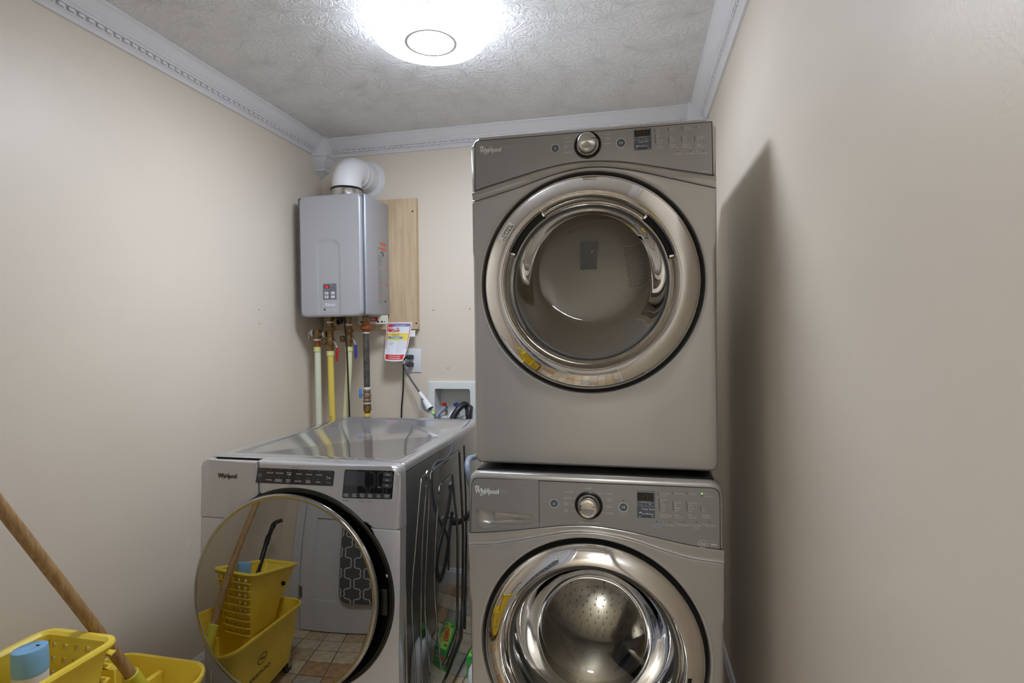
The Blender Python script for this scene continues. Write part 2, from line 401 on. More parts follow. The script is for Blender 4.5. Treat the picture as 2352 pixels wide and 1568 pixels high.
# ------------------------------------------------------------------ printed legends: (text, x, z, capital height, alignment) on each front
DT1=[('CASUAL', 0.2774, 0.9453, 0.0046, 'L'),('DELICATES', 0.2772, 0.9329, 0.0046, 'L'),('QUICK', 0.2771, 0.9208, 0.0043, 'L'),('DRY', 0.277, 0.9162, 0.0039, 'L'),('TIMED DRY', 0.2769, 0.9028, 0.0046, 'L'),('NORMAL', 0.3455, 0.9547, 0.0045, 'C'),('BULKY', 0.396, 0.9454, 0.0045, 'L'),('HEAVY', 0.3959, 0.9341, 0.0042, 'L'),('DUTY', 0.3959, 0.9299, 0.0042, 'L'),('SANITIZE', 0.3894, 0.9185, 0.0048, 'L'),('STEAM REFRESH', 0.3448, 0.8794, 0.0045, 'C'),('Duet', 0.0996, 0.9332, 0.0087, 'L')]
DT2=[('Wet', 0.5333, 0.9464, 0.0036, 'L'),('Sensing', 0.5333, 0.9417, 0.0036, 'L'),('Damp', 0.57, 0.9458, 0.0036, 'L'),('Steaming', 0.57, 0.9405, 0.0036, 'L'),('Cool Down', 0.607, 0.9447, 0.0035, 'L'),('Wrinkle Shield', 0.607, 0.9394, 0.0035, 'L'),('Done', 0.6429, 0.9431, 0.0035, 'L'),('High', 0.5339, 0.9328, 0.0041, 'L'),('Medium', 0.5338, 0.9271, 0.0041, 'L'),('Low', 0.5345, 0.9209, 0.0041, 'L'),('Extra Low', 0.5351, 0.915, 0.0041, 'L'),('Air Only', 0.535, 0.9092, 0.0041, 'L'),('Temp', 0.535, 0.8994, 0.0047, 'L'),('More', 0.5698, 0.9198, 0.0041, 'L'),('Normal', 0.5705, 0.914, 0.0041, 'L'),('Less', 0.5711, 0.9079, 0.0041, 'L'),('Dryness', 0.5697, 0.9004, 0.0044, 'L'),('Level', 0.5703, 0.8962, 0.0044, 'L'),('High', 0.6042, 0.9186, 0.0041, 'L'),('Low', 0.6045, 0.9124, 0.0041, 'L'),('Off', 0.605, 0.9061, 0.0041, 'L'),('Damp Dry', 0.604, 0.8988, 0.0044, 'L'),('Signal', 0.6044, 0.8944, 0.0044, 'L'),('With Steam', 0.6395, 0.9169, 0.0038, 'L'),('Without Steam', 0.6395, 0.9115, 0.0038, 'L'),('Off', 0.6401, 0.9053, 0.0038, 'L'),('Wrinkle', 0.6394, 0.8965, 0.0043, 'L'),('Shield', 0.6397, 0.8924, 0.0043, 'L'),('Drum Light', 0.5907, 0.8747, 0.0044, 'C'),('Cycle Signal', 0.6238, 0.8727, 0.0044, 'C'),('Control Lock', 0.6565, 0.8708, 0.0043, 'C'),('SensorDrying', 0.6571, 0.8212, 0.0054, 'C'),('Check Vent', 0.4847, 0.9151, 0.0058, 'L'),('Eco Monitor', 0.4846, 0.9037, 0.0055, 'L'),('Less', 0.4761, 0.8968, 0.0031, 'L'),('More', 0.5107, 0.8959, 0.003, 'L'),('Estimated Time Remaining', 0.4956, 0.9491, 0.0033, 'C'),('Adjust Drying Time', 0.4954, 0.929, 0.0025, 'C'),('Hold to Start', 0.4367, 0.9006, 0.0034, 'C'),('+', 0.5059, 0.923, 0.0083, 'C'),('-', 0.4852, 0.9237, 0.0097, 'C')]
DLED= [(0.5282, 0.9468), (0.5282, 0.9415), (0.5651, 0.946), (0.5653, 0.9402), (0.6019, 0.9447), (0.6021, 0.9393), (0.638, 0.9432), (0.5901, 0.8811), (0.6232, 0.8795), (0.6562, 0.8772), (0.4806, 0.9141), (0.4373, 0.9299)]
DBAR= [(0.5299, 0.9347), (0.5307, 0.9078), (0.5655, 0.922), (0.566, 0.9068), (0.6, 0.9203), (0.6007, 0.9053), (0.6343, 0.9191), (0.635, 0.9034)]
DUND= [(0.5336, 0.8937), (0.5563, 0.893), (0.5683, 0.8927), (0.5908, 0.8917), (0.6033, 0.8904), (0.625, 0.8893), (0.6374, 0.8886), (0.6601, 0.8876)]
DBOX= [(0.4725, 0.9516), (0.5192, 0.9508), (0.5205, 0.892), (0.474, 0.8934), (0.4745, 0.9475), (0.5152, 0.9471), (0.5154, 0.9305), (0.4751, 0.9316), (0.4743, 0.9275), (0.5177, 0.9268), (0.5177, 0.9192), (0.475, 0.9201), (0.485, 0.8971), (0.508, 0.8965)]
DMISC= [(0.2512, 0.917), (0.4371, 0.9164), (0.2513, 0.9302), (0.3442, 0.9191), (0.3067, 0.9222), (0.3813, 0.916), (0.0278, 0.928), (0.0857, 0.9283), (0.0281, 0.9432), (0.0858, 0.9418)]

WT1=[('NORMAL', 0.3499, 0.9304, 0.0046, 'C'),('COLD WASH', 0.2819, 0.9171, 0.0047, 'L'),('DELICATES', 0.2814, 0.9003, 0.0047, 'L'),('QUICK', 0.2807, 0.8852, 0.0044, 'L'),('WASH', 0.2806, 0.8802, 0.0044, 'L'),('DRAIN', 0.2801, 0.8661, 0.0044, 'L'),('& SPIN', 0.2801, 0.8611, 0.0044, 'L'),('CLEAN WASHER with affresh', 0.3514, 0.8336, 0.0047, 'C'),('Duet', 0.0976, 0.9093, 0.0094, 'L')]
WT2=[('WHITES', 0.4002, 0.9179, 0.0048, 'L'),('HEAVY', 0.402, 0.9032, 0.0044, 'L'),('DUTY', 0.402, 0.8984, 0.0044, 'L'),('TOWELS', 0.3979, 0.8814, 0.0048, 'L'),('SANITIZE', 0.397, 0.8637, 0.0048, 'L')]
WT3=[('Door Locked', 0.5437, 0.9265, 0.0045, 'L'),('Sensing', 0.5436, 0.9197, 0.0045, 'L'),('Add Garment', 0.5806, 0.9279, 0.0045, 'L'),('Cleaning', 0.6186, 0.9292, 0.0045, 'L'),('Done', 0.6554, 0.931, 0.0045, 'L'),('TumbleFresh', 0.6561, 0.9243, 0.0045, 'L'),('Extra Hot', 0.5435, 0.9087, 0.0048, 'L'),('Hot', 0.5442, 0.9016, 0.0048, 'L'),('Warm', 0.5449, 0.8942, 0.0048, 'L'),('Cool', 0.5455, 0.8869, 0.0048, 'L'),('Cold', 0.5455, 0.8796, 0.0048, 'L'),('Extra Fast', 0.5797, 0.9028, 0.0048, 'L'),('Fast', 0.5804, 0.8956, 0.0048, 'L'),('Medium', 0.5806, 0.8884, 0.0048, 'L'),('Slow', 0.581, 0.8813, 0.0048, 'L'),('Extra Heavy', 0.6148, 0.9045, 0.0048, 'L'),('Heavy', 0.6155, 0.8971, 0.0048, 'L'),('Normal', 0.6161, 0.8898, 0.0048, 'L'),('Light', 0.6168, 0.8826, 0.0048, 'L'),('On', 0.6505, 0.8917, 0.0045, 'L'),('Off', 0.6516, 0.8846, 0.0045, 'L'),('Wash Temp', 0.5432, 0.8674, 0.0061, 'L'),('Spin', 0.5809, 0.8693, 0.006, 'L'),('Soil', 0.6167, 0.8711, 0.006, 'L'),('PreSoak', 0.6515, 0.8727, 0.006, 'L'),('CleanBoost', 0.5335, 0.8399, 0.0061, 'C'),('with steam', 0.5335, 0.8339, 0.0055, 'C'),('Extra Rinse', 0.5677, 0.8413, 0.0057, 'C'),('TumbleFresh', 0.6027, 0.8435, 0.0057, 'C'),('Cycle Signal', 0.6372, 0.8452, 0.0057, 'C'),('hold 3 sec for', 0.6371, 0.8401, 0.003, 'C'),('End of Cycle', 0.6371, 0.8364, 0.003, 'C'),('Control Lock', 0.6704, 0.847, 0.0057, 'C'),('hold 3 seconds', 0.671, 0.8423, 0.003, 'C'),('Delay Wash', 0.4949, 0.8813, 0.007, 'L'),('Eco Monitor', 0.4933, 0.8687, 0.0067, 'L'),('Good', 0.4888, 0.8608, 0.0037, 'C'),('Best', 0.5227, 0.8621, 0.0036, 'C'),('Estimated Time Remaining', 0.5046, 0.9282, 0.004, 'C'),('Adjust Delay Time', 0.5047, 0.901, 0.0033, 'C'),('+', 0.5159, 0.8952, 0.0106, 'C'),('-', 0.4938, 0.8943, 0.0122, 'C'),('Hold to Start', 0.445, 0.8641, 0.0037, 'C'),('he', 0.6531, 0.7963, 0.0134, 'C')]
WLED= [(0.5378, 0.9265), (0.5382, 0.9201), (0.5755, 0.928), (0.6131, 0.9296), (0.6509, 0.924), (0.5331, 0.8486), (0.5677, 0.8499), (0.6023, 0.8516), (0.6365, 0.8531), (0.6701, 0.8552), (0.4893, 0.8822), (0.4453, 0.9004), (0.6509, 0.9307)]
WBAR= [(0.5398, 0.9123), (0.5412, 0.8783), (0.5757, 0.9059), (0.5772, 0.8799), (0.6113, 0.9073), (0.6128, 0.8816), (0.6471, 0.8945), (0.6476, 0.8833)]
WUND= [(0.5436, 0.8607), (0.5678, 0.8622), (0.5794, 0.8621), (0.6031, 0.8635), (0.6148, 0.8639), (0.6387, 0.8653), (0.6501, 0.8657), (0.6737, 0.8671)]
WDIV= [(0.5508, 0.8493), (0.5507, 0.8388), (0.5854, 0.851), (0.5853, 0.8406), (0.6197, 0.8528), (0.6197, 0.8425), (0.6536, 0.8545), (0.6536, 0.8445)]
WBOX= [(0.4808, 0.9298), (0.5276, 0.9313), (0.5304, 0.858), (0.4829, 0.8559), (0.4835, 0.9246), (0.5247, 0.9262), (0.5252, 0.9051), (0.484, 0.9037), (0.4832, 0.8976), (0.5267, 0.8995), (0.5273, 0.8901), (0.4831, 0.888), (0.494, 0.861), (0.5183, 0.8624), (0.6432, 0.796), (0.6633, 0.7974), (0.6729, 0.8078), (0.6875, 0.7917)]
WMISC= [(0.2538, 0.8831), (0.2403, 0.8824), (0.254, 0.9003), (0.3497, 0.8828), (0.3106, 0.8807), (0.3886, 0.8841), (0.024, 0.9074), (0.0862, 0.9079), (0.0241, 0.9195), (0.0233, 0.9256), (0.0412, 0.9255), (0.2135, 0.9437), (0.2075, 0.8073)]
WLINES= [(0.3143, 0.918), (0.3284, 0.9184), (0.3083, 0.9014), (0.3158, 0.9015), (0.299, 0.8829), (0.3106, 0.8828), (0.2996, 0.8639), (0.3129, 0.8638), (0.3742, 0.9172), (0.3954, 0.9179), (0.3855, 0.9008), (0.3992, 0.9012), (0.3869, 0.8824), (0.3958, 0.8826), (0.3811, 0.8639), (0.3932, 0.8643)]
WPLAY= [(0.4451, 0.8831), (0.4324, 0.8824)]

ST1=[('REGULAR', 0.2658, 0.9329, 0.0057, 'C'),('DELICATES', 0.2995, 0.9329, 0.0057, 'C'),('BULKY', 0.3339, 0.9355, 0.0057, 'C'),('ITEMS', 0.3331, 0.9295, 0.0057, 'C'),('WHITES', 0.3679, 0.9331, 0.0056, 'C'),('COLORS', 0.4021, 0.9331, 0.0056, 'C'),('TOWELS', 0.4372, 0.9331, 0.0056, 'C'),('NORMAL', 0.2606, 0.9102, 0.0057, 'C'),('WRINKLE', 0.295, 0.9121, 0.0057, 'C'),('CONTROL', 0.2939, 0.9072, 0.0057, 'C'),('HEAVY', 0.3301, 0.9127, 0.0057, 'C'),('DUTY', 0.3293, 0.9068, 0.0057, 'C'),('SANITIZE', 0.3635, 0.9104, 0.0056, 'C'),('COLD', 0.3987, 0.9132, 0.0056, 'C'),('WASH', 0.398, 0.9081, 0.0056, 'C'),('QUICK', 0.4329, 0.9109, 0.0056, 'C'),('Hold to Start', 0.4684, 0.9108, 0.0029, 'C'),('Temp', 0.6664, 0.9444, 0.0063, 'C'),('Spin', 0.6643, 0.9278, 0.0063, 'C'),('Soil', 0.6628, 0.9112, 0.0063, 'C'),('Hot', 0.6424, 0.9377, 0.004, 'C'),('Fast', 0.6397, 0.9215, 0.004, 'C'),('Heavy', 0.6372, 0.9051, 0.004, 'C'),('Clean', 0.529, 0.8787, 0.0058, 'C'),('Washer', 0.5283, 0.8735, 0.0058, 'C'),('Drain', 0.5559, 0.8792, 0.0058, 'C'),('& Spin', 0.5552, 0.874, 0.0058, 'C'),('Steam', 0.5819, 0.88, 0.0058, 'C'),('Clean', 0.5815, 0.8748, 0.0058, 'C'),('Extra', 0.6084, 0.8805, 0.0058, 'C'),('Rinse', 0.608, 0.8753, 0.0058, 'C'),('Pre', 0.6353, 0.8813, 0.0057, 'C'),('Soak', 0.6349, 0.8761, 0.0057, 'C'),('Tumble', 0.6623, 0.8821, 0.0057, 'C'),('Fresh', 0.6619, 0.8769, 0.0057, 'C')]
ST2=[('WHAT to wash', 0.3548, 0.9527, 0.0039, 'C'),('HOW to wash', 0.343, 0.8928, 0.0039, 'C'),('with affresh', 0.5255, 0.8585, 0.0052, 'C'),('Hold 3 sec for', 0.5781, 0.8607, 0.0032, 'C'),('Cycle Signal', 0.5777, 0.8567, 0.0032, 'C'),('Hold 3 sec for', 0.6049, 0.8616, 0.0032, 'C'),('Control Lock', 0.6046, 0.8575, 0.0032, 'C')]
SP= [(0.223, 0.9471), (0.4896, 0.9476), (0.4833, 0.8998), (0.2107, 0.8983), (0.5241, 0.9534), (0.6871, 0.9558), (0.678, 0.87), (0.5129, 0.8651), (0.2293, 0.9239), (0.4693, 0.9249), (0.0746, 0.915), (0.1517, 0.9169), (0.0768, 0.9335), (0.2537, 0.9528), (0.4586, 0.9531), (0.2389, 0.893), (0.4478, 0.8937), (0.2182, 0.962), (0.1952, 0.8507)]
SLED= [(0.2331, 0.9418), (0.2688, 0.9435), (0.3017, 0.9437), (0.3357, 0.9439), (0.3695, 0.9441), (0.4042, 0.9438), (0.4384, 0.9434), (0.2632, 0.9196), (0.2969, 0.9199), (0.3313, 0.9199), (0.365, 0.9199), (0.4002, 0.9197), (0.4337, 0.9198), (0.4738, 0.9426)]

# ------------------------------------------------------------------ room shell
XL, XR, YB, YF, ZC = -1.713, 0.351, 2.839, 0.28, 2.4385
DOOR_X0, DOOR_X1, DOOR_Z = -0.63, 0.30, 2.03
bm = NB(); rbox(bm, XL - .1, XR + .1, YF - 1.6, YB + .1, -.1, -.004); floor = struct('floor', bm, M_grout)
TS = .15; k = 0
tile_me = []
for s in range(6):
    bm = NB(); g = .003 + .001 * (s % 2)
    poly = []
    for (x, y) in ((g, g), (TS - g, g), (TS - g, TS - g), (g, TS - g)): poly.append((x + random.uniform(-.0015, .0015), y + random.uniform(-.0015, .0015)))
    b = [bm.verts.new((x, y, -.006)) for x, y in poly]; t = [bm.verts.new((x, y, -.001)) for x, y in poly]
    cx = cy = TS / 2; tt = [bm.verts.new((cx + (x - cx) * .965, cy + (y - cy) * .965, 0)) for x, y in poly]
    bm.faces.new(tt)
    for i in range(4): j = (i + 1) % 4; bm.faces.new((b[i], b[j], t[j], t[i])); bm.faces.new((t[i], t[j], tt[j], tt[i]))
    bmesh.ops.recalc_face_normals(bm, faces=bm.faces)
    for mm in M_tiles:
        me = bpy.data.meshes.new('tile'); bm.to_mesh(me); me.materials.append(mm); tile_me.append(me)
    bm.free()
NX = int((XR - XL) / TS) + 1; NY = int((YB - YF) / TS) + 1
for j in range(NY):
    for i in range(NX):
        x0, y0 = XL + i * TS, YB - (j + 1) * TS
        if x0 + TS > XR + .1 or k >= 298: continue
        o = link(bpy.data.objects.new('tile', random.choice(tile_me)), floor); o.location = (x0, y0, 0); k += 1

bm = NB(); rbox(bm, XL - .1, XR + .1, YF - 1.6, YB + .1, ZC, ZC + .1); struct('ceiling', bm, M_ceil)
bm = NB(); rbox(bm, XL - .1, XL, YF - .1, YB + .1, -.1, ZC); wl = struct('wall_left', bm, M_wall)
bm = NB(); rbox(bm, XR, XR + .1, YF - .1, YB + .1, -.1, ZC); wr = struct('wall_right', bm, M_wall)
# back wall with the opening for the recessed valve box
BX0, BX1, BZ0, BZ1 = -1.052, -.852, .88, 1.069
bm = NB()
for a, b, c, d in ((XL, BX0, -.1, ZC), (BX1, XR, -.1, ZC), (BX0, BX1, -.1, BZ0), (BX0, BX1, BZ1, ZC)):
    rbox(bm, a, b, YB, YB + .1, c, d)
wb = struct('wall_back', bm, M_wall)
# front wall, with the doorway the camera stands in
bm = NB()
for a, b, c, d in ((XL, DOOR_X0, -.1, ZC), (DOOR_X1, XR, -.1, ZC), (DOOR_X0, DOOR_X1, DOOR_Z, ZC)):
    rbox(bm, a, b, YF - .1, YF, c, d)
struct('wall_front', bm, M_wall)
# hallway beyond the doorway
bm = NB(); rbox(bm, XL - .1, XR + .1, YF - 1.6, YF - 1.5, -.1, ZC); struct('wall_hall_far', bm, M_wall)
bm = NB(); rbox(bm, XL - .1, XL, YF - 1.5, YF - .1, -.1, ZC); struct('wall_hall_left', bm, M_wall)
bm = NB(); rbox(bm, XR, XR + .1, YF - 1.5, YF - .1, -.1, ZC); struct('wall_hall_right', bm, M_wall)

# crown moulding: one profile, a trim per wall, dentils as pieces
PROF = [(0, 0), (.080, 0), (.080, .006), (.074, .008), (.067, .014), (.056, .027), (.047, .036), (.042, .040), (.042, .044), (.037, .046), (.033, .050), (.033, .0535), (.022, .0545), (.022, .0665), (.027, .0675), (.019, .072), (.014, .077), (.010, .084), (0, .084)]
bm = NB(); rbox(bm, -.0095, .0095, -.0085, .0005, -.0105, 0, .0012, 1); bmesh.ops.recalc_face_normals(bm, faces=bm.faces)
dent_me = bpy.data.meshes.new('dentil'); bm.to_mesh(dent_me); bm.free(); dent_me.materials.append(M_trim)
def crown(name, p0, p1, out):
    """p0, p1: ends on the wall line; out: unit vector into the room"""
    p0, p1, out = Vector(p0), Vector(p1), Vector(out); bm = NB(); R = []
    for p in (p0, p1): R.append([bm.verts.new((p.x + out.x * d, p.y + out.y * d, ZC - h)) for d, h in PROF])
    n = len(PROF)
    for i in range(n): bm.faces.new((R[0][i], R[0][(i + 1) % n], R[1][(i + 1) % n], R[1][i]))
    bm.faces.new(R[0]); bm.faces.new(R[1][::-1])
    o = struct(name, bm, M_trim, smooth=True)
    L = (p1 - p0).length; d = (p1 - p0).normalized(); n = int(L / .0315); ang = math.atan2(out.y, out.x) + PI / 2
    for i in range(n):
        q = p0 + d * (.018 + i * .0315)
        if q.y < .5: continue
        e = link(bpy.data.objects.new('dentil', dent_me), o); e.location = (q.x + out.x * .022, q.y + out.y * .022, ZC - .0550); e.rotation_euler = (0, 0, ang)
crown('trim_1', (XL, YB - .10), (XL, YF), (1, 0))
crown('trim_2', (XL + .09, YB), (XR - .09, YB), (0, -1))
crown('trim_3', (XR, YB - .10), (XR, YF), (-1, 0))
def corner_block(name, sx, x0):
    bm = NB(); prev = None
    for z, s in ((ZC, .092), (2.354, .092), (2.351, .099), (2.341, .099), (2.338, .091), (2.318, .081), (2.298, .066), (2.284, .052), (2.281, .058), (2.273, .058), (2.270, .049), (2.256, .026), (2.247, .014), (2.243, .013)):
        c = [bm.verts.new((x0 + sx * a * s, YB - b * s * 1.08, z)) for a, b in ((0, 0), (1, 0), (1, 1), (0, 1))]
        if prev:
            for i in range(4): bm.faces.new((prev[i], prev[(i + 1) % 4], c[(i + 1) % 4], c[i]))
        else: bm.faces.new(c)
        prev = c
    bm.faces.new(prev[::-1]); struct(name, bm, M_trim)
corner_block('trim_4', 1, XL); corner_block('trim_5', -1, XR)

# baseboards
BP = [(0, 0), (.014, 0), (.014, .070), (.010, .078), (.008, .086), (.004, .092), (0, .092)]
def base(name, p0, p1, out):
    bm = NB(); R = []
    for p in (p0, p1): R.append([bm.verts.new((p[0] + out[0] * d, p[1] + out[1] * d, h)) for d, h in BP])
    n = len(BP)
    for i in range(n): bm.faces.new((R[0][i], R[0][(i + 1) % n], R[1][(i + 1) % n], R[1][i]))
    bm.faces.new(R[0]); bm.faces.new(R[1][::-1]); struct(name, bm, M_trim)
base('baseboard_left', (XL, YB), (XL, YF), (1, 0)); base('baseboard_back', (XL, YB), (XR, YB), (0, -1)); base('baseboard_right', (XR, YB), (XR, YF), (-1, 0))

# white panelled door on the front wall, seen only in the reflections
DX0, DX1 = -1.50, -.74
bm = NB(); rbox(bm, DX0, DX1, YF + .001, YF + .016, .008, 2.03)
for a, b in ((DX0, DX0 + .11), (DX1 - .11, DX1), ((DX0 + DX1) / 2 - .05, (DX0 + DX1) / 2 + .05)): rbox(bm, a, b, YF + .016, YF + .026, .008, 2.03, .002, 1)
for c, d in ((.008, .25), (.86, 1.0), (1.55, 1.66), (1.92, 2.03)): rbox(bm, DX0 + .11, DX1 - .11, YF + .016, YF + .0259, c, d, .002, 1)
door = struct('door_1', bm, M_doorw)
for z in (.30, 1.05, 1.80):
    bm = NB(); rbox(bm, DX0 - .012, DX0 + .022, YF + .0262, YF + .030, z - .045, z + .045, .001, 1); cyl(bm, DX0 - .004, YF + .032, z - .046, z + .046, .005, 10); obj('hinge', bm, M_steel, door)
bm = NB()
for a, b, c, d in ((DX0 - .085, DX0 - .008, .0, 2.11), (DX1 + .008, DX1 + .085, .0, 2.11), (DX0 - .085, DX1 + .085, 2.035, 2.11)): rbox(bm, a, b, YF + .001, YF + .020, c, d, .004, 1)
struct('trim_6', bm, M_doorw)
bm = NB()
for a, b, c, d in ((DOOR_X1, min(XR - .016, DOOR_X1 + .035), 0, 2.10), (DOOR_X0, DOOR_X1, DOOR_Z, 2.10)): rbox(bm, a, b, YF + .001, YF + .020, c, d, .004, 1)
for a, b in ((DOOR_X0, DOOR_X0 + .018), (DOOR_X1 - .018, DOOR_X1)): rbox(bm, a, b, YF - .1, YF, 0, DOOR_Z)
struct('trim_7', bm, M_doorw)

# old screw holes and a plaster chip in the walls
def hole_mark(parent, M, r):
    bm = NB(); n = 9; ring = []
    for i in range(n):
        a = 2 * PI * i / n; q = r * random.uniform(1.4, 2.4); ring.append(bm.verts.new(M @ Vector((q * math.cos(a), q * math.sin(a), .0002))))
    bm.faces.new(ring); p = flat('plaster_patch', bm, M_patch, parent)
    bm = NB(); bm.faces.new([bm.verts.new(M @ Vector((r * math.cos(2 * PI * i / 8), r * math.sin(2 * PI * i / 8), .0005))) for i in range(8)]); flat('screw_hole', bm, M_hole, p)
for x, z in ((-1.056, 1.493), (-.850, 1.496), (-.9765, 1.1797)): hole_mark(wb, Matrix.Translation((x, YB, z)) @ Matrix.Rotation(PI / 2, 4, 'X'), .0032)
for y, z in ((2.283, 1.488), (2.287, 1.423)): hole_mark(wl, Matrix.Translation((XL, y, z)) @ Matrix.Rotation(PI / 2, 4, 'Y'), .003)
bm = NB(); M = Matrix.Translation((XL + .0004, 1.839, .552)) @ Matrix.Rotation(PI / 2, 4, 'Y')
bm.faces.new([bm.verts.new(M @ Vector((a, b, 0))) for a, b in ((-.028, .012), (-.012, .010), (-.004, .016), (.004, .004), (.02, -.006), (.006, -.012), (-.006, -.010), (-.014, 0))]); flat('plaster_chip', bm, M_patch, wl)

# ------------------------------------------------------------------ the ceiling lamp and an added hallway fill lamp
def lamp(label, x, y, mbody, mside, group=None):
    t = thing('ceiling_light', label, 'ceiling light', (x, y, ZC), group); D = .0825
    bm = NB(); lathe(bm, [(.13, 0), (.13, -.012), (.12, -.014)], None, 48, cap0=True, cap1=True); obj('mounting_base', bm, M_white, t)
    bm = NB(); lathe(bm, [(.150, -.014), (.180, -.017), (.192, -.028), (.196, -.042), (.195, -.055), (.190, -.066)], None, 72, cap0=True); df = obj('diffuser_side', bm, mside, t)
    bm = NB(); lathe(bm, [(.190, -.066), (.180, -.074), (.150, -.079), (.088, -.081)], None, 72); obj('diffuser', bm, mbody, t)
    bm = NB(); lathe(bm, [(.0885, -.0805), (.0885, -.0850), (.0785, -.0850), (.0785, -.0805)], None, 72); obj('trim_ring', bm, M_lampring, t)
    bm = NB(); lathe(bm, [(.078, -.081), (.05, -.0822), (0.0005, -.0826)], None, 48); obj('centre_lens', bm, mbody, t)
    for z, r in ((-.036, .1957), (-.060, .1936)):
        bm = NB(); lathe(bm, [(r, z + .0012), (r + .0013, z), (r, z - .0012)], None, 72); obj('groove_line', bm, M_lampring, t)
    return t
lamp('round white flush ceiling lamp, lit, with a grey ring at its centre', -.665, 1.802, M_lampbody, M_lampside)
lamp('round ceiling lamp added as unseen fill light in the hallway beyond the doorway', -.05, YF - 1.0, M_hallfill, M_hallfill)  # unseen lamp added to send fill light through the doorway

# ------------------------------------------------------------------ appliances
def holepanel(bm, poly, cx, cz, rings, edge, yb, step=.02):
    P = []
    for i, p in enumerate(poly):
        p = Vector(p); q = Vector(poly[(i + 1) % len(poly)]); n = max(1, int((q - p).length / step))
        P += [p + (q - p) * (k / n) for k in range(n)]
    C = Vector((cx, cz)); loops = [[(p.x, yb, p.y) for p in P]]
    for k in range(5):
        a = k / 4 * PI / 2; row = []
        for p in P:
            e = edge(p) if callable(edge) else edge; q = p + (C - p).normalized() * e * (1 - math.cos(a)); row.append((q.x, e * (1 - math.sin(a)), q.y))
        loops.append(row)
    last = loops[-1]
    for k in range(1, 6):
        row = []
        for p, l in zip(P, last):
            d = (p - C).normalized(); a = Vector((l[0], l[2])); e = C + d * rings[0][0]; q = a.lerp(e, k / 6); row.append((q.x, l[1] + (rings[0][1] - l[1]) * k / 6, q.y))
        loops.append(row)
    for r, y in rings: loops.append([(cx + (p - C).normalized().x * r, y, cz + (p - C).normalized().y * r) for p in P])
    V = [[bm.verts.new(c) for c in l] for l in loops]; n = len(P)
    for A, B in zip(V, V[1:]):
        for i in range(n): bm.faces.new((A[i], A[(i + 1) % n], B[(i + 1) % n], B[i]))
    return bm

def ray_hit(P, C, d):
    best = None
    for i in range(len(P)):
        a, b = Vector(P[i - 1]), Vector(P[i]); e = b - a; den = d.x * e.y - d.y * e.x
        if abs(den) < 1e-12: continue
        w = a - C; s = (w.x * e.y - w.y * e.x) / den; u = (w.x * d.y - w.y * d.x) / den
        if s > 1e-6 and -1e-6 <= u <= 1 + 1e-6 and (best is None or s > best): best = s
    return C + d * (best or .01)
def rim(bm, poly, C, inner, yf, edge, yb, depth, step=.02):
    """frame between the outline poly and the opening inner (both star-shaped about C), outer rim rounded by edge"""
    P = []; C = Vector(C)
    for i, p in enumerate(poly):
        p = Vector(p); q = Vector(poly[(i + 1) % len(poly)]); n = max(1, int((q - p).length / step)); P += [p + (q - p) * (k / n) for k in range(n)]
    n = len(P); Nn = []
    for i in range(n):
        t = (P[(i + 1) % n] - P[i - 1]).normalized(); m = Vector((-t.y, t.x)); Nn.append(m if m.dot(C - P[i]) > 0 else -m)
    loops = []
    if edge:
        loops.append([(p.x, yb, p.y) for p in P])
        for k in range(5):
            a = k / 4 * PI / 2; ins = edge * (1 - math.cos(a)); loops.append([((p + m * ins).x, yf + edge * (1 - math.sin(a)), (p + m * ins).y) for p, m in zip(P, Nn)])
    else: loops.append([(p.x, yf, p.y) for p in P])
    I = [ray_hit(inner, C, (p - C).normalized()) for p in P]
    loops.append([(p.x, yf, p.y) for p in I])
    if depth: loops.append([(p.x, yf + depth, p.y) for p in I])
    V = [[bm.verts.new(c) for c in l] for l in loops]
    for A, B in zip(V, V[1:]):
        for i in range(n): bm.faces.new((A[i], A[(i + 1) % n], B[(i + 1) % n], B[i]))
    return bm
EYE = Vector((0, 0, 1.365))
def bow(root, cx, R, half, y0=.03, y1=.07, skip=None):
    """press the front of a machine into a shallow barrel, its side edges staying where they are"""
    out = set(skip.children_recursive) | {skip} if skip else set()
    for o in root.children_recursive:
        if o.type != 'MESH' or o in out: continue
        me = o.data
        if min(v.co.y for v in me.vertices) > y1: continue
        wide = [p for p in me.polygons if max(me.vertices[i].co.x for i in p.vertices) - min(me.vertices[i].co.x for i in p.vertices) > .03]
        if wide and o.name.split('.')[0] in ('fascia', 'control_panel', 'panel_seam', 'fascia_backing', 'detergent_drawer', 'finger_recess', 'drawer_front', 'lower_panel', 'display_panel', 'front_backing', 'gap_shade_strip', 'drawer_slot', 'display', 'time_window', 'slot_wall'):
            bm = bmesh.new(); bm.from_mesh(me); x = cx - half
            while x < cx + half:
                bmesh.ops.bisect_plane(bm, geom=bm.verts[:] + bm.edges[:] + bm.faces[:], plane_co=(x, 0, 0), plane_no=(1, 0, 0)); x += .0231
            bm.to_mesh(me); bm.free()
        for v in me.vertices:
            w = min(1, max(0, (y1 - v.co.y) / (y1 - y0)))
            d = max(0, half * half - (v.co.x - cx) ** 2) / (2 * R) * w
            p = root.location + v.co - EYE; v.co -= p * (d / p.y)   # measured on the flat front, re-measured for the curved one
        me.update()
def band(bm, top, bot, prof):
    """strip between two curves [(x, z)], cross-section prof = [(t, y)] from top to bottom"""
    rows = [[bm.verts.new((a.x + (b.x - a.x) * t, y, a.y + (b.y - a.y) * t)) for t, y in prof] for a, b in zip(top, bot)]
    for A, B in zip(rows, rows[1:]):
        for i in range(len(prof) - 1): bm.faces.new((A[i], A[i + 1], B[i + 1], B[i]))
    return bm
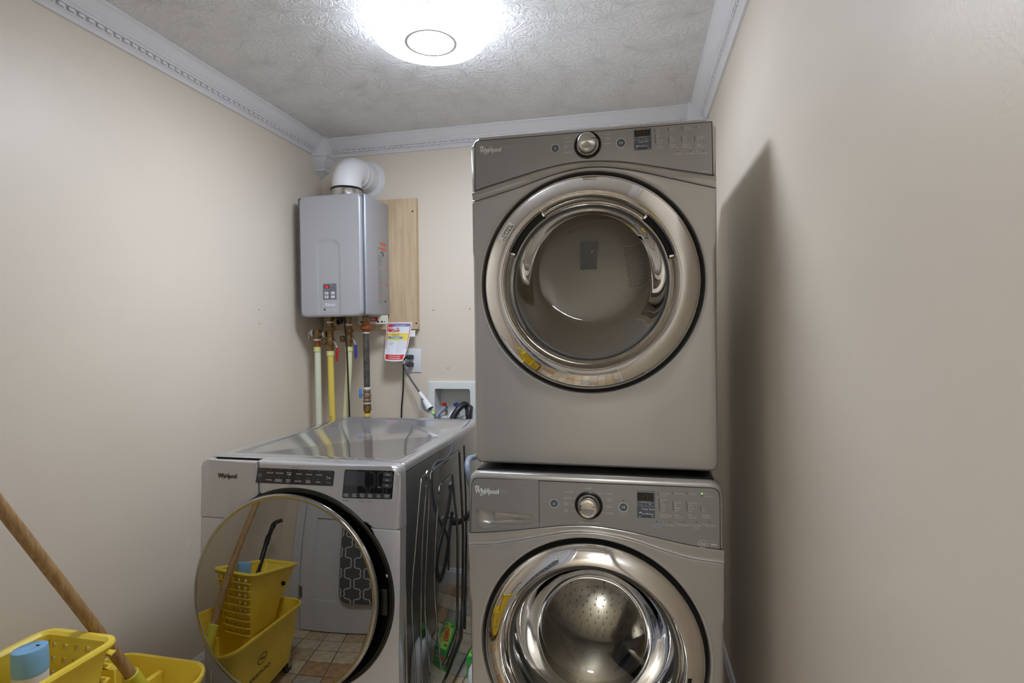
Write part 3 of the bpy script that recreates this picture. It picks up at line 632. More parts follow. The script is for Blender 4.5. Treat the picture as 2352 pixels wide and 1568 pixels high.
def resample(pts, n):
    P = [Vector(p).xy if len(p) > 2 else Vector(p) for p in pts]
    S = [Vector((p.x, p.y)) for p in (v for v in spline([(p.x, p.y, 0) for p in P], 8))]
    xs = [S[0].x + (S[-1].x - S[0].x) * i / (n - 1) for i in range(n)]; out = []; j = 0
    for x in xs:
        while j < len(S) - 2 and S[j + 1].x < x: j += 1
        a, b = S[j], S[j + 1]; t = (x - a.x) / max(1e-9, b.x - a.x); out.append(Vector((x, a.y + (b.y - a.y) * t)))
    return out

def bowl(bm, cx, cz, prof, n=72):
    """prof: (r, y, dz) rings of a door bowl"""
    R = [[bm.verts.new((cx + r * math.cos(2 * PI * k / n), y, cz + dz + r * math.sin(2 * PI * k / n))) for k in range(n)] for r, y, dz in prof]
    for A, B in zip(R, R[1:]):
        for k in range(n): j = (k + 1) % n; bm.faces.new((A[k], A[j], B[j], B[k]))
    return bm, R

def logo(parent, x, z, h, y, mmain, mswirl, oval=True):
    """brand lettering in raised metal with its swirl"""
    bm = NB(); text(bm, 'Whirlpool', h, onfront(x, y - .0016, z), 'L', .08, .012, .80)
    g = bmesh.ops.extrude_face_region(bm, geom=list(bm.faces)); bmesh.ops.translate(bm, verts=[v for v in g['geom'] if isinstance(v, bmesh.types.BMVert)], vec=(0, .0014, 0))
    o = obj('logo', bm, mmain, parent, smooth=False, kind='stuff')
    bm = NB(); w = h * 3.15; cx = x + w * .66; pts = []
    for i in range(25):
        a = math.radians(25 + 300 * i / 24); p = Vector((math.cos(a) * h * 1.30, math.sin(a) * h * .26)); q = math.radians(40)
        pts.append((cx + p.x * math.cos(q) - p.y * math.sin(q), z - h * .05 + p.x * math.sin(q) + p.y * math.cos(q)))
    stroke(bm, pts, lambda t: h * .10 * math.sin(PI * min(1, max(0, t))) + .0003, y - .0022); obj('logo_swirl', bm, mswirl, o, smooth=False)
    if oval:
        bm = NB(); ringf(bm, x + h * .42, z + h * .72, h * .16, h * .26, y - .0012, 28, 1.7); stroke(bm, [(x + h * .1, z + h * .70), (x + h * .4, z + h * .78), (x + h * .75, z + h * .70)], h * .12, y - .0013); obj('logo_oval', bm, mmain, o, smooth=False, kind='stuff')

def lettering(parent, table, y, m, name='lettering', colour_of=None):
    bm = NB()
    for s, x, z, h, al in table: text(bm, s, h * .74, onfront(x, y, z), al, 0, .004, .92)
    o = flat(name, bm, m, parent); o['kind'] = 'stuff'; return o

def round_button(parent, x, z, r, y, sym):
    bm = NB(); lathe(bm, [(r, -.0005), (r, .0012), (r * .94, .0018), (0.0003, .0020)], facing(x, y, z), 32); b = obj('push_button', bm, M_disp, parent)
    bm = NB(); ringf(bm, x, z, r * .98, r * 1.14, y - .0021, 40); q = y - .0024
    if sym == 'power':
        pts = [(x + r * .30 * math.cos(a), z - r * .04 + r * .30 * math.sin(a)) for a in [math.radians(128 + i * 284 / 16) for i in range(17)]]
        stroke(bm, pts, r * .09, q); stroke(bm, [(x, z + r * .02), (x, z + r * .34)], r * .09, q)
    else:
        stroke(bm, [(x - r * .36, z + r * .26), (x - r * .36, z - r * .26), (x + r * .02, z), (x - r * .36, z + r * .26)], r * .09, q)
        for dx in (.16, .34): stroke(bm, [(x + r * dx, z + r * .26), (x + r * dx, z - r * .26)], r * .09, q)
    flat('button_symbol', bm, M_print, b, 'stuff')

def knob(parent, x, z, y, mtop, dent=.009):
    bm = NB(); lathe(bm, [(.0385, -.001), (.0385, .003), (.0345, .0045), (.033, .002)], facing(x, y, z), 56, cap0=True); k = obj('knob', bm, M_black, parent)
    bm = NB(); lathe(bm, [(.0325, .001), (.0318, .006), (.029, .010), (.0275, .011)], facing(x, y, z), 56); obj('knob_skirt', bm, M_chrome2, k)
    bm = NB(); lathe(bm, [(.0275, .008), (.0272, .026), (.0262, .032), (.0235, .036), (.0185, .0372), (.018, .0366), (.010, .0372), (.0003, .0375)], facing(x, y, z), 56)
    for v in bm.verts:  # a soft finger hollow in the lower side
        if v.co.y < y - .012: v.co.y += dent * math.exp(-((v.co.x - x) / .018) ** 2 - ((v.co.z - z + .020) / .011) ** 2)
    obj('knob_cap', bm, mtop, k)
    bm = NB(); rbox(bm, x + .010, x + .026, y - .0385, y - .030, z + .006, z + .0072); obj('knob_pointer', bm, M_disp, k)

def leds(parent, pts, y, m=None, w=.0036, h=.0014):
    bm = NB()
    for x, z in pts: rbox(bm, x - w / 2, x + w / 2, y - .0005, y + .0003, z - h / 2, z + h / 2)
    o = obj('indicator_light', bm, m or M_black, parent, smooth=False)
    if len(pts) > 1: o['kind'] = 'stuff'
def seg8(bm, x, z, w, h, y):
    t = w * .16
    for k in range(3):
        a = x + k * w * 1.35
        for pts in (((a, z), (a, z + h)), ((a + w, z), (a + w, z + h)), ((a, z), (a + w, z)), ((a, z + h / 2), (a + w, z + h / 2)), ((a, z + h), (a + w, z + h))): stroke(bm, pts, t, y)
    return bm

def display(parent, B, y, seg):
    x0 = (B[0][0] + B[3][0]) / 2; x1 = (B[1][0] + B[2][0]) / 2; z0, z1 = (B[2][1] + B[3][1]) / 2, (B[0][1] + B[1][1]) / 2
    bm = NB(); plate(bm, arcs([(x0, z0), (x1, z0), (x1, z1), (x0, z1)], .002, 3), y - .0009, y + .0005); d = obj('display', bm, M_disp, parent, smooth=False)
    a0 = (B[4][0] + B[7][0]) / 2; a1 = (B[5][0] + B[6][0]) / 2; c0, c1 = (B[6][1] + B[7][1]) / 2, (B[4][1] + B[5][1]) / 2
    bm = NB(); plate(bm, [(a0, c0), (a1, c0), (a1, c1), (a0, c1)], y - .0014, y); l = obj('time_window', bm, M_lcd, d, smooth=False)
    bm = NB(); w = (a1 - a0) * .2; seg8(bm, a0 + (a1 - a0) * .12, c0 + (c1 - c0) * .18, w, (c1 - c0) * .62, y - .0016); flat('digit_segments', bm, seg, d, 'stuff')
    bm = NB(); e0 = (B[8][0] + B[11][0]) / 2; e1 = (B[9][0] + B[10][0]) / 2; f0, f1 = (B[10][1] + B[11][1]) / 2, (B[8][1] + B[9][1]) / 2; q = y - .0012
    stroke(bm, [(e0, f0), (e1, f0), (e1, f1), (e0, f1), (e0, f0)], .0005, q); stroke(bm, [((e0 + e1) / 2, f0 + .002), ((e0 + e1) / 2, f1 - .002)], .0004, q)
    lx = B[12][0] - .004; lz = z0 + (z1 - z0) * .19
    bm.faces.new([bm.verts.new((lx + a * .003, q, lz + b * .002)) for a, b in ((-1, -1), (.2, -.9), (1, .3), (1.1, 1.1), (0, .9), (-.9, 0))])
    flat('display_print', bm, M_print, d, 'stuff')
    bm = NB(); rbox(bm, B[12][0], B[13][0], y - .0012, y, B[12][1] - .0008, B[12][1] + .0008); obj('monitor_bar', bm, M_black, d, smooth=False)
    return d

# ---- upper machine of the stack
t = thing('clothes_dryer', 'graphite clothes dryer on top of the stack, round glass door with open sticker', 'dryer', (-.466, 1.595, .977))
WD, HD = .690, .964
bm = NB(); rbox(bm, .006, WD - .006, .03, .71, 0, HD - .004, .012, 2); 
cut = [f for f in bm.faces if abs(f.calc_center_median().y - .03) < 1e-4]
bmesh.ops.delete(bm, geom=cut, context='FACES'); obj('cabinet', bm, M_stack, t)
c2 = resample([(.0, .7785), (.136, .8122), (.2447, .8430), (.3273, .8560), (.392, .8540), (.4711, .8385), (.5485, .8165), (.6243, .7935), (.690, .7747)], 48)
c1 = resample([(.0, .8085), (.1087, .8342), (.2114, .8584), (.2947, .8703), (.3761, .8698), (.4556, .8595), (.5333, .8418), (.6245, .8205), (.690, .8070)], 48)
CX, CZ = .3435, .529
poly = arcs([(0, .0), (WD, .0)], 0) + [(p.x, p.y - .0012) for p in reversed(c2)]
poly = [(.0, .022), (.003, .010), (.010, .003), (.022, 0), (WD - .022, 0), (WD - .010, .003), (WD - .003, .010), (WD, .022)] + [(p.x, p.y - .0012) for p in reversed(c2)]
bm = NB(); holepanel(bm, poly, CX, CZ, [(.3225, 0), (.3205, -.0006), (.3185, .0004), (.3165, .004), (.3155, .012), (.3155, .030)], lambda p: .003 if p.y > .62 else .010, .045)
obj('door_panel', bm, M_stack, t)
bm = NB(); lathe(bm, [(.3155, -.030), (.24, -.0305)], facing(CX, 0, CZ), 96); obj('door_recess', bm, M_blackm, t)
bm = NB(); plate(bm, [(p.x, p.y - .004) for p in c2] + [(WD - .001, HD - .03), (.001, HD - .03)], .014, .03); obj('fascia_backing', bm, M_seam, t, smooth=False)
# shiny sweep between the panels
bm = NB(); band(bm, [p + Vector((0, -.0004)) for p in c1], [p + Vector((0, .0012)) for p in c2], [(0, .016), (0, .0015), (.10, 0), (.3, .003), (.55, .0065), (.8, .0055), (.93, .0025), (1, .004), (1, .016)]); obj('accent_band', bm, M_stack, t)
# bezel of the control panel
poly = [(p.x, p.y) for p in c1] + arcs([(WD, .90), (WD, HD - .002), (.0, HD + .003), (0, .90)], [0, .034, .034, 0], 8)
bm = NB(); plate(bm, poly, .0, .045, .009, 4); obj('fascia', bm, M_stack, t)
ins = [Vector((p.x, p.y)) for p in c1]
inner = resample([(.0085, .8100)] + [(p.x, p.y + .001) for p in c1[3:-3]] + [(.6826, .8085)], 44)
def panel_poly(e): return [(p.x, p.y + e) for p in inner[1:-1]] + [(.6826 - e, .8085 + e)] + arcs([(.6803 - e, .9340 - e + .02), (.6803 - e, .9553 - e), (.0100 + e, .9598 - e), (.0100 + e, .93)], [0, .022, .022, 0], 7) + [(.0085 + e, .8105 + e)]
bm = NB(); plate(bm, panel_poly(0), -.0004, .002); obj('panel_seam', bm, M_seam, t, smooth=False)
bm = NB(); plate(bm, panel_poly(.0022), -.0012, .002, .0006, 1); cp = obj('control_panel', bm, M_stackf, t)
yp = -.0012
lettering(cp, [r for r in DT1 if r[0] != 'Duet'] + [r for r in DT2 if r[0] not in ('Check Vent', 'Eco Monitor', 'Less', 'More', 'Estimated Time Remaining', '+', '-', 'Adjust Drying Time') or (r[0] in ('Less', 'More') and r[1] > .52)], yp - .0004, M_printdim)
bm = NB(); text(bm, 'Duet', .0075, onfront(.0996, yp - .0004, .9332), 'L'); stroke(bm, [(.0996, .9265), (.108, .9255), (.118, .9275)], .0006, yp - .0004); flat('model_lettering', bm, M_modelprint, cp, 'stuff')
leds(cp, DLED, yp - .0003); 
for i in range(0, 8, 2): bm = NB(); stroke(bm, [DBAR[i], DBAR[i + 1]], .0012, yp - .0004); flat('level_bar', bm, M_black, cp)
bm = NB()
for i in range(0, 8, 2): stroke(bm, [DUND[i], DUND[i + 1]], .0008, yp - .0004)
for a in ((.315, .9415, .330, .942), (.300, .9325, .308, .9327), (.2965, .9195, .3045, .9195), (.299, .903, .307, .9055), (.362, .947, .392, .9455), (.377, .937, .394, .936), (.378, .922, .3875, .9195), (.607, .8835, .607, .8735), (.6395, .8815, .6395, .8715)): stroke(bm, [(a[0], a[1]), (a[2], a[3])], .0006, yp - .0004)
flat('panel_lines', bm, M_printdim, cp, 'stuff')
dl = display(t, DBOX, yp, M_lcdamb)
lettering(dl, [r for r in DT2 if r[0] in ('Check Vent', 'Eco Monitor', 'Estimated Time Remaining', '+', '-', 'Adjust Drying Time') or (r[0] in ('Less', 'More') and r[1] < .52)], yp - .0013, M_print)
round_button(t, .2512, .917, .0108, yp, 'power'); round_button(t, .4371, .9164, .0118, yp, 'play')
knob(t, .3442, .9185, yp, mat('brushed_knob', lin(205, 203, 198), .28, 1))
logo(t, .0275, .9285, .0135, yp, M_logo, M_logo)
# door
bm = NB(); lathe(bm, [(.262, -.02), (.300, -.016), (.3045, -.006), (.3045, .003), (.3020, .0095), (.2930, .0160), (.2810, .0235), (.2690, .0300), (.2600, .0335), (.2535, .0340), (.2490, .0310), (.2467, .025), (.2460, .016)], facing(CX, 0, CZ), 128); dr = obj('door', bm, M_chrome, t)
bm = NB(); lathe(bm, [(.2460, .016), (.2430, .0145), (.2415, .010), (.2375, .002), (.2315, -.004), (.2285, -.003), (.2270, .000), (.2240, .0005), (.2220, -.003)], facing(CX, 0, CZ), 128); obj('door_inner_rim', bm, M_chrome2, dr)
bm = NB(); lathe(bm, [(.2220, -.003), (.2180, -.010), (.2120, -.012)], facing(CX, 0, CZ), 128); obj('glass_gasket', bm, M_gasket, dr)
bm = NB(); _, R = bowl(bm, CX, CZ, [(.2140, .010, 0), (.2060, .020, .004), (.1960, .034, .012), (.1850, .050, .024), (.1760, .061, .034), (.1680, .067, .041), (.150, .071, .045), (.11, .0745, .047), (.06, .0765, .048), (.02, .077, .048)]); bm.faces.new(R[-1]); obj('door_glass', bm, M_glass, dr)
bm = NB(); bowl(bm, CX, CZ, [(.1690, .066, .0405), (.1715, .0635, .0395)]); 
for a0, a1 in ((123, 158), (16, 48)):
    bm2 = NB(); lathe(bm2, [(.2435, .0150), (.2405, .0075), (.2355, -.0005), (.2300, -.0035)], facing(CX, -.0012, CZ), 24, math.radians(a0), math.radians(a1)); obj('vent_slot', bm2, M_blackm, dr)
    for a in (a0, a1):
        bm2 = NB(); a = math.radians(a); M = facing(CX, 0, CZ) @ Matrix.Rotation(a, 4, 'Z') @ Matrix.Translation((.2375, 0, .006)); rbox(bm2, -.0075, .0075, -.0042, .0042, -.006, .006, .0028, 2); bmesh.ops.transform(bm2, matrix=M, verts=bm2.verts); obj('slot_cap', bm2, M_chrome, dr)
bm.free()
a = math.radians(147); M = facing(CX, 0, CZ) @ Matrix.Rotation(a, 4, 'Z') @ Matrix.Translation((.2760, 0, .0274)) @ Matrix.Rotation(math.radians(31), 4, 'Y') @ Matrix.Rotation(-PI / 2, 4, 'Z') 
bm = NB(); bm.faces.new([bm.verts.new(M @ Vector(p)) for p in ((-.028, -.015, 0), (.028, -.015, 0), (.028, .015, 0), (-.028, .015, 0))]); st = flat('open_sticker', bm, mat('clear_sticker', lin(226, 222, 210), .35), dr, label='pale sticker printed OPEN OUVRIR')
bm = NB(); M2 = M @ Matrix.Translation((0, 0, .0003)); text(bm, 'OPEN', .0105, M2 @ Matrix.Translation((0, .0065, 0)), 'C', 0, .02); text(bm, 'OUVRIR', .0105, M2 @ Matrix.Translation((0, -.0065, 0)), 'C', 0, .02); 
flat('sticker_lettering', bm, M_blackm, dr, 'stuff')
# drum
bm = NB(); lathe(bm, [(.226, -.030), (.226, -.05), (.30, -.075), (.302, -.10), (.302, -.62)], facing(CX, 0, CZ), 72)
drum = obj('drum', bm, M_drum, t)
bm = NB(); lathe(bm, [(.302, -.62), (.29, -.633), (.20, -.620), (.10, -.615), (.0005, -.614)], facing(CX, 0, CZ), 72); obj('drum_back', bm, M_drum, drum)
bm = NB(); M = Matrix.Translation((CX - .045, .606, CZ + .165)); plate(bm, arcs([(-.035, -.06), (.030, -.06), (.035, .05), (-.035, .05)], .008, 4), 0, .006, .002, 1, M); obj('drum_light_cover', bm, M_hole, drum)
bm = NB(); lathe(bm, [(.005, 0), (.004, .002), (.0003, .0025)], facing(CX - .033, .606, CZ + .175), 12); obj('cover_screw', bm, M_steel, drum)
gp = arcs([(.10, .085), (.215, .10), (.235, -.02), (.175, -.085), (.125, -.07)], .02, 4)
bm = NB(); plate(bm, gp, 0, .01, .003, 2, Matrix.Translation((CX - .02, .602, CZ + .105))); g = obj('vent_grille', bm, mat('grille_tan', lin(216, 206, 188), .4), drum)
bm = NB(); n = 0
def inside(p, P):
    c = False
    for i in range(len(P)):
        a, b = P[i - 1], P[i]
        if (a[1] > p[1]) != (b[1] > p[1]) and p[0] < (b[0] - a[0]) * (p[1] - a[1]) / (b[1] - a[1]) + a[0]: c = not c
    return c
for i in range(40):
    for j in range(40):
        x = .09 + i * .0085 + (j % 2) * .00425; z = -.10 + j * .0074
        if all(inside((x + ax * .006, z + az * .006), gp) for ax, az in ((1, 0), (-1, 0), (0, 1), (0, -1))):
            bm.faces.new([bm.verts.new((CX - .02 + x + .0031 * math.cos(PI / 3 * q + PI / 6), .6015, CZ + .105 + z + .0031 * math.sin(PI / 3 * q + PI / 6))) for q in range(6)])
h = flat('grille_hole', bm, mat('grille_shadow', lin(112, 102, 88), .7), g); h['kind'] = 'stuff'
for s in (.08, WD - .08):
    for yy in (.08, .62): bm = NB(); lathe(bm, [(.02, -.0125), (.02, 0)], up(s, yy, .004), 16, cap0=True, cap1=True); obj('foot', bm, M_rubber, t)
bow(t, .345, 2.6, .345, .05, .13)

# ---- lower machine of the stack
t = thing('washing_machine', 'graphite front-load washing machine under the dryer, with detergent drawer and glass door', 'washing machine', (-.4755, 1.545, 0))
WW, HW = .7065, .9635
bm = NB(); rbox(bm, .010, WW - .010, .035, .76, .02, HW - .004, .012, 2)
cut = [f for f in bm.faces if abs(f.calc_center_median().y - .035) < 1e-4]; bmesh.ops.delete(bm, geom=cut, context='FACES'); obj('cabinet', bm, M_stack, t)
ox = .4755
c1 = resample([(-.4755 + ox, .7805), (-.3668 + ox, .7933), (-.268 + ox, .8088), (-.2001 + ox, .8192), (-.1396 + ox, .8238), (-.0801 + ox, .822), (-.0024 + ox, .8131), (.0737 + ox, .7996), (.1482 + ox, .788), (.231 + ox, .7810)], 48)
c2 = resample([(0, .7478), (-.3887 + ox, .7563), (-.2828 + ox, .7802), (-.2003 + ox, .7992), (-.1398 + ox, .8061), (-.0803 + ox, .8039), (-.0025 + ox, .7913), (.0735 + ox, .7698), (.148 + ox, .7531), (WW, .7465)], 48)
CX, CZ = .3530, .472
poly = [(.004, .05), (WW - .004, .05)] + [(p.x, p.y - .0005) for p in reversed(c2)]
bm = NB(); holepanel(bm, poly, CX, CZ, [(.3270, 0), (.3235, -.0010), (.3195, .0004), (.3168, .004), (.3155, .012), (.3155, .030)], lambda p: .003 if p.y > .60 else .010, .045); obj('door_panel', bm, M_stack, t)
bm = NB(); lathe(bm, [(.3155, -.030), (.22, -.0305)], facing(CX, 0, CZ), 96); obj('door_recess', bm, M_blackm, t)
bm = NB(); plate(bm, [(p.x, p.y - .004) for p in c2] + [(WW - .004, HW - .03), (.004, HW - .03)], .031, .036); obj('fascia_backing', bm, M_seam, t, smooth=False)
bm = NB(); band(bm, [p + Vector((0, -.0002)) for p in c1], [p + Vector((0, .0004)) for p in c2], [(0, .016), (0, .001), (.12, 0), (.4, .002), (.7, .005), (.92, .004), (1, .002), (1, .016)]); obj('accent_band', bm, M_stack, t)
poly = [(p.x, p.y) for p in c1] + arcs([(WW, .90), (WW - .004, HW), (.004, HW), (0, .90)], [0, .040, .040, 0], 8)
fascia_outline = poly
inner = resample([(.0055, .7825)] + [(p.x, p.y + .001) for p in c1[2:-2]] + [(.6975, .7827)], 46)
PT = [(.6970, .90), (.6965, .9475), (.0115, .9455), (.0100, .90)]
def panel_poly(e, x0=None, x1=None):
    a = x0 if x0 is not None else -1; b = x1 if x1 is not None else 2
    top = arcs([(min(b, .6970 - e), .90), (min(b, .6965 - e), .9475 - e), (max(a, .0115 + e), .9455 - e), (max(a, .0100 + e), .90)], [0, .024 if b > 1 else 0, .024 if a < 0 else 0, 0], 7)
    bot = [(p.x, p.y + e) for p in inner if max(a, .006 + e) <= p.x <= min(b, .6972 - e)]
    lo = max(a, .0055 + e); hi = min(b, .6975 - e)
    zi = lambda x: min(inner, key=lambda p: abs(p.x - x)).y + e
    return [(lo, zi(lo))] + [q for q in bot if q[0] > lo + .002 and q[0] < hi - .002] + [(hi, zi(hi))] + top
bm = NB(); rim(bm, fascia_outline, (.353, .885), panel_poly(.004), 0, .014, .055, .012); obj('fascia', bm, M_stack, t)
bm = NB(); rim(bm, panel_poly(0), (.353, .885), panel_poly(.005), -.0004, 0, 0, 0, .01); obj('panel_seam', bm, M_seam, t, smooth=False)
SX = .2105
bm = NB(); plate(bm, panel_poly(.0018, SX + .0006), -.0012, .002, .0005, 1); cp = obj('control_panel', bm, M_stackf, t)
bm = NB(); rbox(bm, .022, WW - .022, .020, .30, HW - .003, HW + .0035, .002, 1); obj('gap_shade_strip', bm, M_black, t)  # black strip puts the dark of the gap under the dryer into the colour
# detergent drawer with its finger recess
hp = arcs([(.0245, .8525), (.188, .8465), (.1915, .8395), (.189, .8235), (.151, .811), (.044, .7995), (.025, .8085)], [.004, .004, .006, .012, .02, .012, .014], 5)
pp = panel_poly(.0018, None, SX - .0006)
hcx, hcz = .095, .826
bm = NB()
def ray_poly(P, ang):
    d = Vector((math.cos(ang), math.sin(ang))); best = None
    for i in range(len(P)):
        a, b = Vector(P[i - 1]), Vector(P[i]); e = b - a; den = d.x * e.y - d.y * e.x
        if abs(den) < 1e-12: continue
        w = a - Vector((hcx, hcz)); s = (w.x * e.y - w.y * e.x) / den; u = (w.x * d.y - w.y * d.x) / den
        if s > 1e-6 and -1e-6 <= u <= 1 + 1e-6 and (best is None or s > best): best = s
    return (hcx + d.x * (best or .01), hcz + d.y * (best or .01))
angs = sorted({round(math.atan2(z - hcz, x - hcx), 5) for x, z in hp + pp})
O = [ray_poly(pp, a) for a in angs]; I = [ray_poly(hp, a) for a in angs]; n = len(angs)
V = [[bm.verts.new((x, .002, z)) for x, z in O], [bm.verts.new((x, -.0012, z)) for x, z in O], [bm.verts.new((x, -.0012, z)) for x, z in I], [bm.verts.new((x + (hcx - x) * .012, .0006, z + (hcz - z) * .04)) for x, z in I]]
for A, B in zip(V, V[1:]):
    for i in range(n): bm.faces.new((A[i], A[(i + 1) % n], B[(i + 1) % n], B[i]))
dw = obj('detergent_drawer', bm, M_stackf, t)
bm = NB(); A = [bm.verts.new((x + (hcx - x) * .012, .0006, z + (hcz - z) * .04)) for x, z in I]
# the scooped hollow: deep along its lower edge and left end, running out at the upper right
def sstep(v): v = min(1, max(0, v)); return v * v * (3 - 2 * v)
Rr = [A]
for k in range(1, 9):
    s = k / 8
    Rr.append([bm.verts.new((x + (hcx - x) * (.012 + .55 * s * s), .0006 + .027 * math.sin(s * PI / 2) * (.30 + .70 * max(sstep((hcz + .014 - z) / .03), sstep((.052 - x) / .03))), z + (hcz - z) * (.04 + .42 * s * s))) for x, z in I])
for P_, Q_ in zip(Rr, Rr[1:]):
    for i in range(n): bm.faces.new((P_[i], P_[(i + 1) % n], Q_[(i + 1) % n], Q_[i]))
Cc = Rr[-1]
bm.faces.new(Cc); obj('finger_recess', bm, M_stack, dw)
yp = -.0012
skip = ('Delay Wash', 'Eco Monitor', 'Good', 'Best', 'Estimated Time Remaining', '+', '-', 'Adjust Delay Time', 'CleanBoost', 'with steam', 'he', 'Duet')
lettering(cp, [r for r in WT1 + WT2 + WT3 if r[0] not in skip], yp - .0004, M_printdim)
lettering(cp, [r for r in WT3 if r[0] in ('CleanBoost', 'with steam')], yp - .0004, M_printblue, 'steam_lettering')
bm = NB(); text(bm, 'Duet', .0085, onfront(.0976, yp - .0004, .9093), 'L'); stroke(bm, [(.102, .9030), (.108, .9020), (.121, .9005)], .0006, yp - .0004); flat('model_lettering', bm, M_modelprint, dw, 'stuff')
leds(cp, WLED[:-1], yp - .0003); leds(cp, WLED[-1:], yp - .0004, M_green, .0040, .0022)
for i in range(0, 8, 2): bm = NB(); stroke(bm, [WBAR[i], WBAR[i + 1]], .0012, yp - .0004); flat('level_bar', bm, M_black, cp)
bm = NB()
for L_ in (WUND, WLINES):
    for i in range(0, len(L_), 2): stroke(bm, [L_[i], L_[i + 1]], .0009 if L_ is WUND else .0005, yp - .0004)
for i in range(0, 8, 2): stroke(bm, [WDIV[i], WDIV[i + 1]], .0006, yp - .0004)
ringf(bm, .6531, .7963, .0088, .0098, yp - .0004, 40, 1.35)
q = [(WBOX[16][0], WBOX[16][1]), (WBOX[17][0], WBOX[16][1]), (WBOX[17][0], WBOX[17][1]), (WBOX[16][0], WBOX[17][1]), (WBOX[16][0], WBOX[16][1])]
stroke(bm, q, .0004, yp - .0004); stroke(bm, [(q[0][0], q[2][1] + .004), (q[1][0], q[2][1] + .004)], .0035, yp - .0004)
stroke(bm, [(q[0][0] + .002, q[2][1] + .009), (q[0][0] + .006, q[2][1] + .013), (q[0][0] + .011, q[2][1] + .012)], .0004, yp - .0004)
text(bm, 'he', .0105, onfront(.6531, yp - .0004, .7968), 'C', .15, .01)
flat('panel_lines', bm, M_printdim, cp, 'stuff')
dl = display(t, WBOX[:14], yp, M_lcdseg)
lettering(dl, [r for r in WT3 if r[0] in ('Delay Wash', 'Eco Monitor', 'Good', 'Best', 'Estimated Time Remaining', '+', '-', 'Adjust Delay Time')], yp - .0013, M_print)
round_button(t, WMISC[0][0], WMISC[0][1], .0112, yp, 'power'); round_button(t, WPLAY[0][0], WPLAY[0][1], .0115, yp, 'play')
knob(t, .3505, .8832, yp, M_chrome, 0)
logo(t, .0225, .9085, .0150, yp, M_logo, M_logo)
bm = NB(); lathe(bm, [(.262, -.02), (.300, -.016), (.3045, -.006), (.3045, .003), (.3020, .0095), (.2930, .0160), (.2810, .0235), (.2690, .0300), (.2600, .0335), (.2570, .0338), (.2540, .0305), (.2523, .024), (.2515, .012)], facing(CX, 0, CZ), 128); dr = obj('door', bm, M_chrome, t)
bm = NB(); lathe(bm, [(.2515, .012), (.2480, .008), (.2440, -.002), (.2400, -.008), (.2360, -.008)], facing(CX, 0, CZ), 128); obj('door_inner_rim', bm, M_chrome2, dr)
bm = NB(); lathe(bm, [(.2360, -.008), (.2300, -.014), (.2240, -.016)], facing(CX, 0, CZ), 128); obj('glass_gasket', bm, M_gasket, dr)
bm = NB(); _, R = bowl(bm, CX, CZ, [(.2260, .014, 0), (.2180, .026, .002), (.2060, .050, .006), (.1930, .080, .010), (.1780, .105, .014), (.158, .124, .018), (.130, .137, .020), (.09, .146, .021), (.05, .150, .022), (.015, .151, .022)]); bm.faces.new(R[-1]); obj('door_glass', bm, M_glass2, dr)
a = math.radians(-9); M = facing(CX, 0, CZ) @ Matrix.Rotation(a, 4, 'Z') @ Matrix.Translation((.262, 0, .0336)) @ Matrix.Rotation(math.radians(25), 4, 'Y')
bm = NB(); bm.faces.new([bm.verts.new(M @ Vector(p)) for p in ((-.006, -.016, 0), (.006, -.016, 0), (.006, .016, 0), (-.006, .016, 0))]); flat('door_grip_tab', bm, M_blackm, dr)
bm = NB(); lathe(bm, [(.226, -.032), (.224, -.06), (.25, -.075), (.275, -.10)], facing(CX, 0, CZ), 72); obj('door_gasket', bm, M_gasket, t)
bm = NB(); lathe(bm, [(.270, -.10), (.276, -.11), (.276, -.50), (.262, -.52), (.10, -.505), (.0005, -.50)], facing(CX, 0, CZ), 72); drum = obj('drum', bm, M_drumst, t)
for k in range(3):
    bm = NB(); a0 = math.radians(-62 + 120 * k); pts = [(.276, -.045), (.268, -.030), (.232, -.008), (.222, 0), (.232, .008), (.268, .030), (.276, .045)]
    rows = [[bm.verts.new(facing(CX, 0, CZ) @ Vector((r * math.cos(a0 + d / r + .25 * math.sin(h * 9)), r * math.sin(a0 + d / r + .25 * math.sin(h * 9)), -h))) for r, d in pts] for h in [.13 + .34 * i / 10 for i in range(11)]]
    for A, B in zip(rows, rows[1:]):
        for i in range(6): bm.faces.new((A[i], A[i + 1], B[i + 1], B[i]))
    bm.faces.new(rows[0]); obj('drum_baffle', bm, M_drumst, drum)
bm = NB()
for i in range(13):
    for j in range(64):
        a = 2 * PI * (j + .5 * (i % 2)) / 64; h = .135 + i * .028
        M = facing(CX, 0, CZ) @ Matrix.Rotation(a, 4, 'Z') @ Matrix.Translation((.2752, 0, -h)) @ Matrix.Rotation(-PI / 2, 4, 'Y')
        bm.faces.new([bm.verts.new(M @ Vector((.0024 * math.cos(PI / 3 * q), .0024 * math.sin(PI / 3 * q), 0))) for q in range(6)])
for i in range(9):
    for j in range(10 + i * 5):
        r = .05 + i * .023; a = 2 * PI * j / (10 + i * 5) + i; M = facing(CX, 0, CZ) @ Matrix.Translation((r * math.cos(a), r * math.sin(a), -.497 - r * .055))
        bm.faces.new([bm.verts.new(M @ Vector((.0022 * math.cos(PI / 3 * q), .0022 * math.sin(PI / 3 * q), 0))) for q in range(6)])
h = flat('drum_hole', bm, M_hole, drum); h['kind'] = 'stuff'
for s in (.07, WW - .07):
    for yy in (.09, .70): bm = NB(); lathe(bm, [(.022, 0), (.022, .012), (.012, .014), (.012, .03)], up(s, yy, 0), 16, cap0=True, cap1=True); obj('foot', bm, M_rubber, t)
bow(t, .353, 2.6, .353, .05, .13)

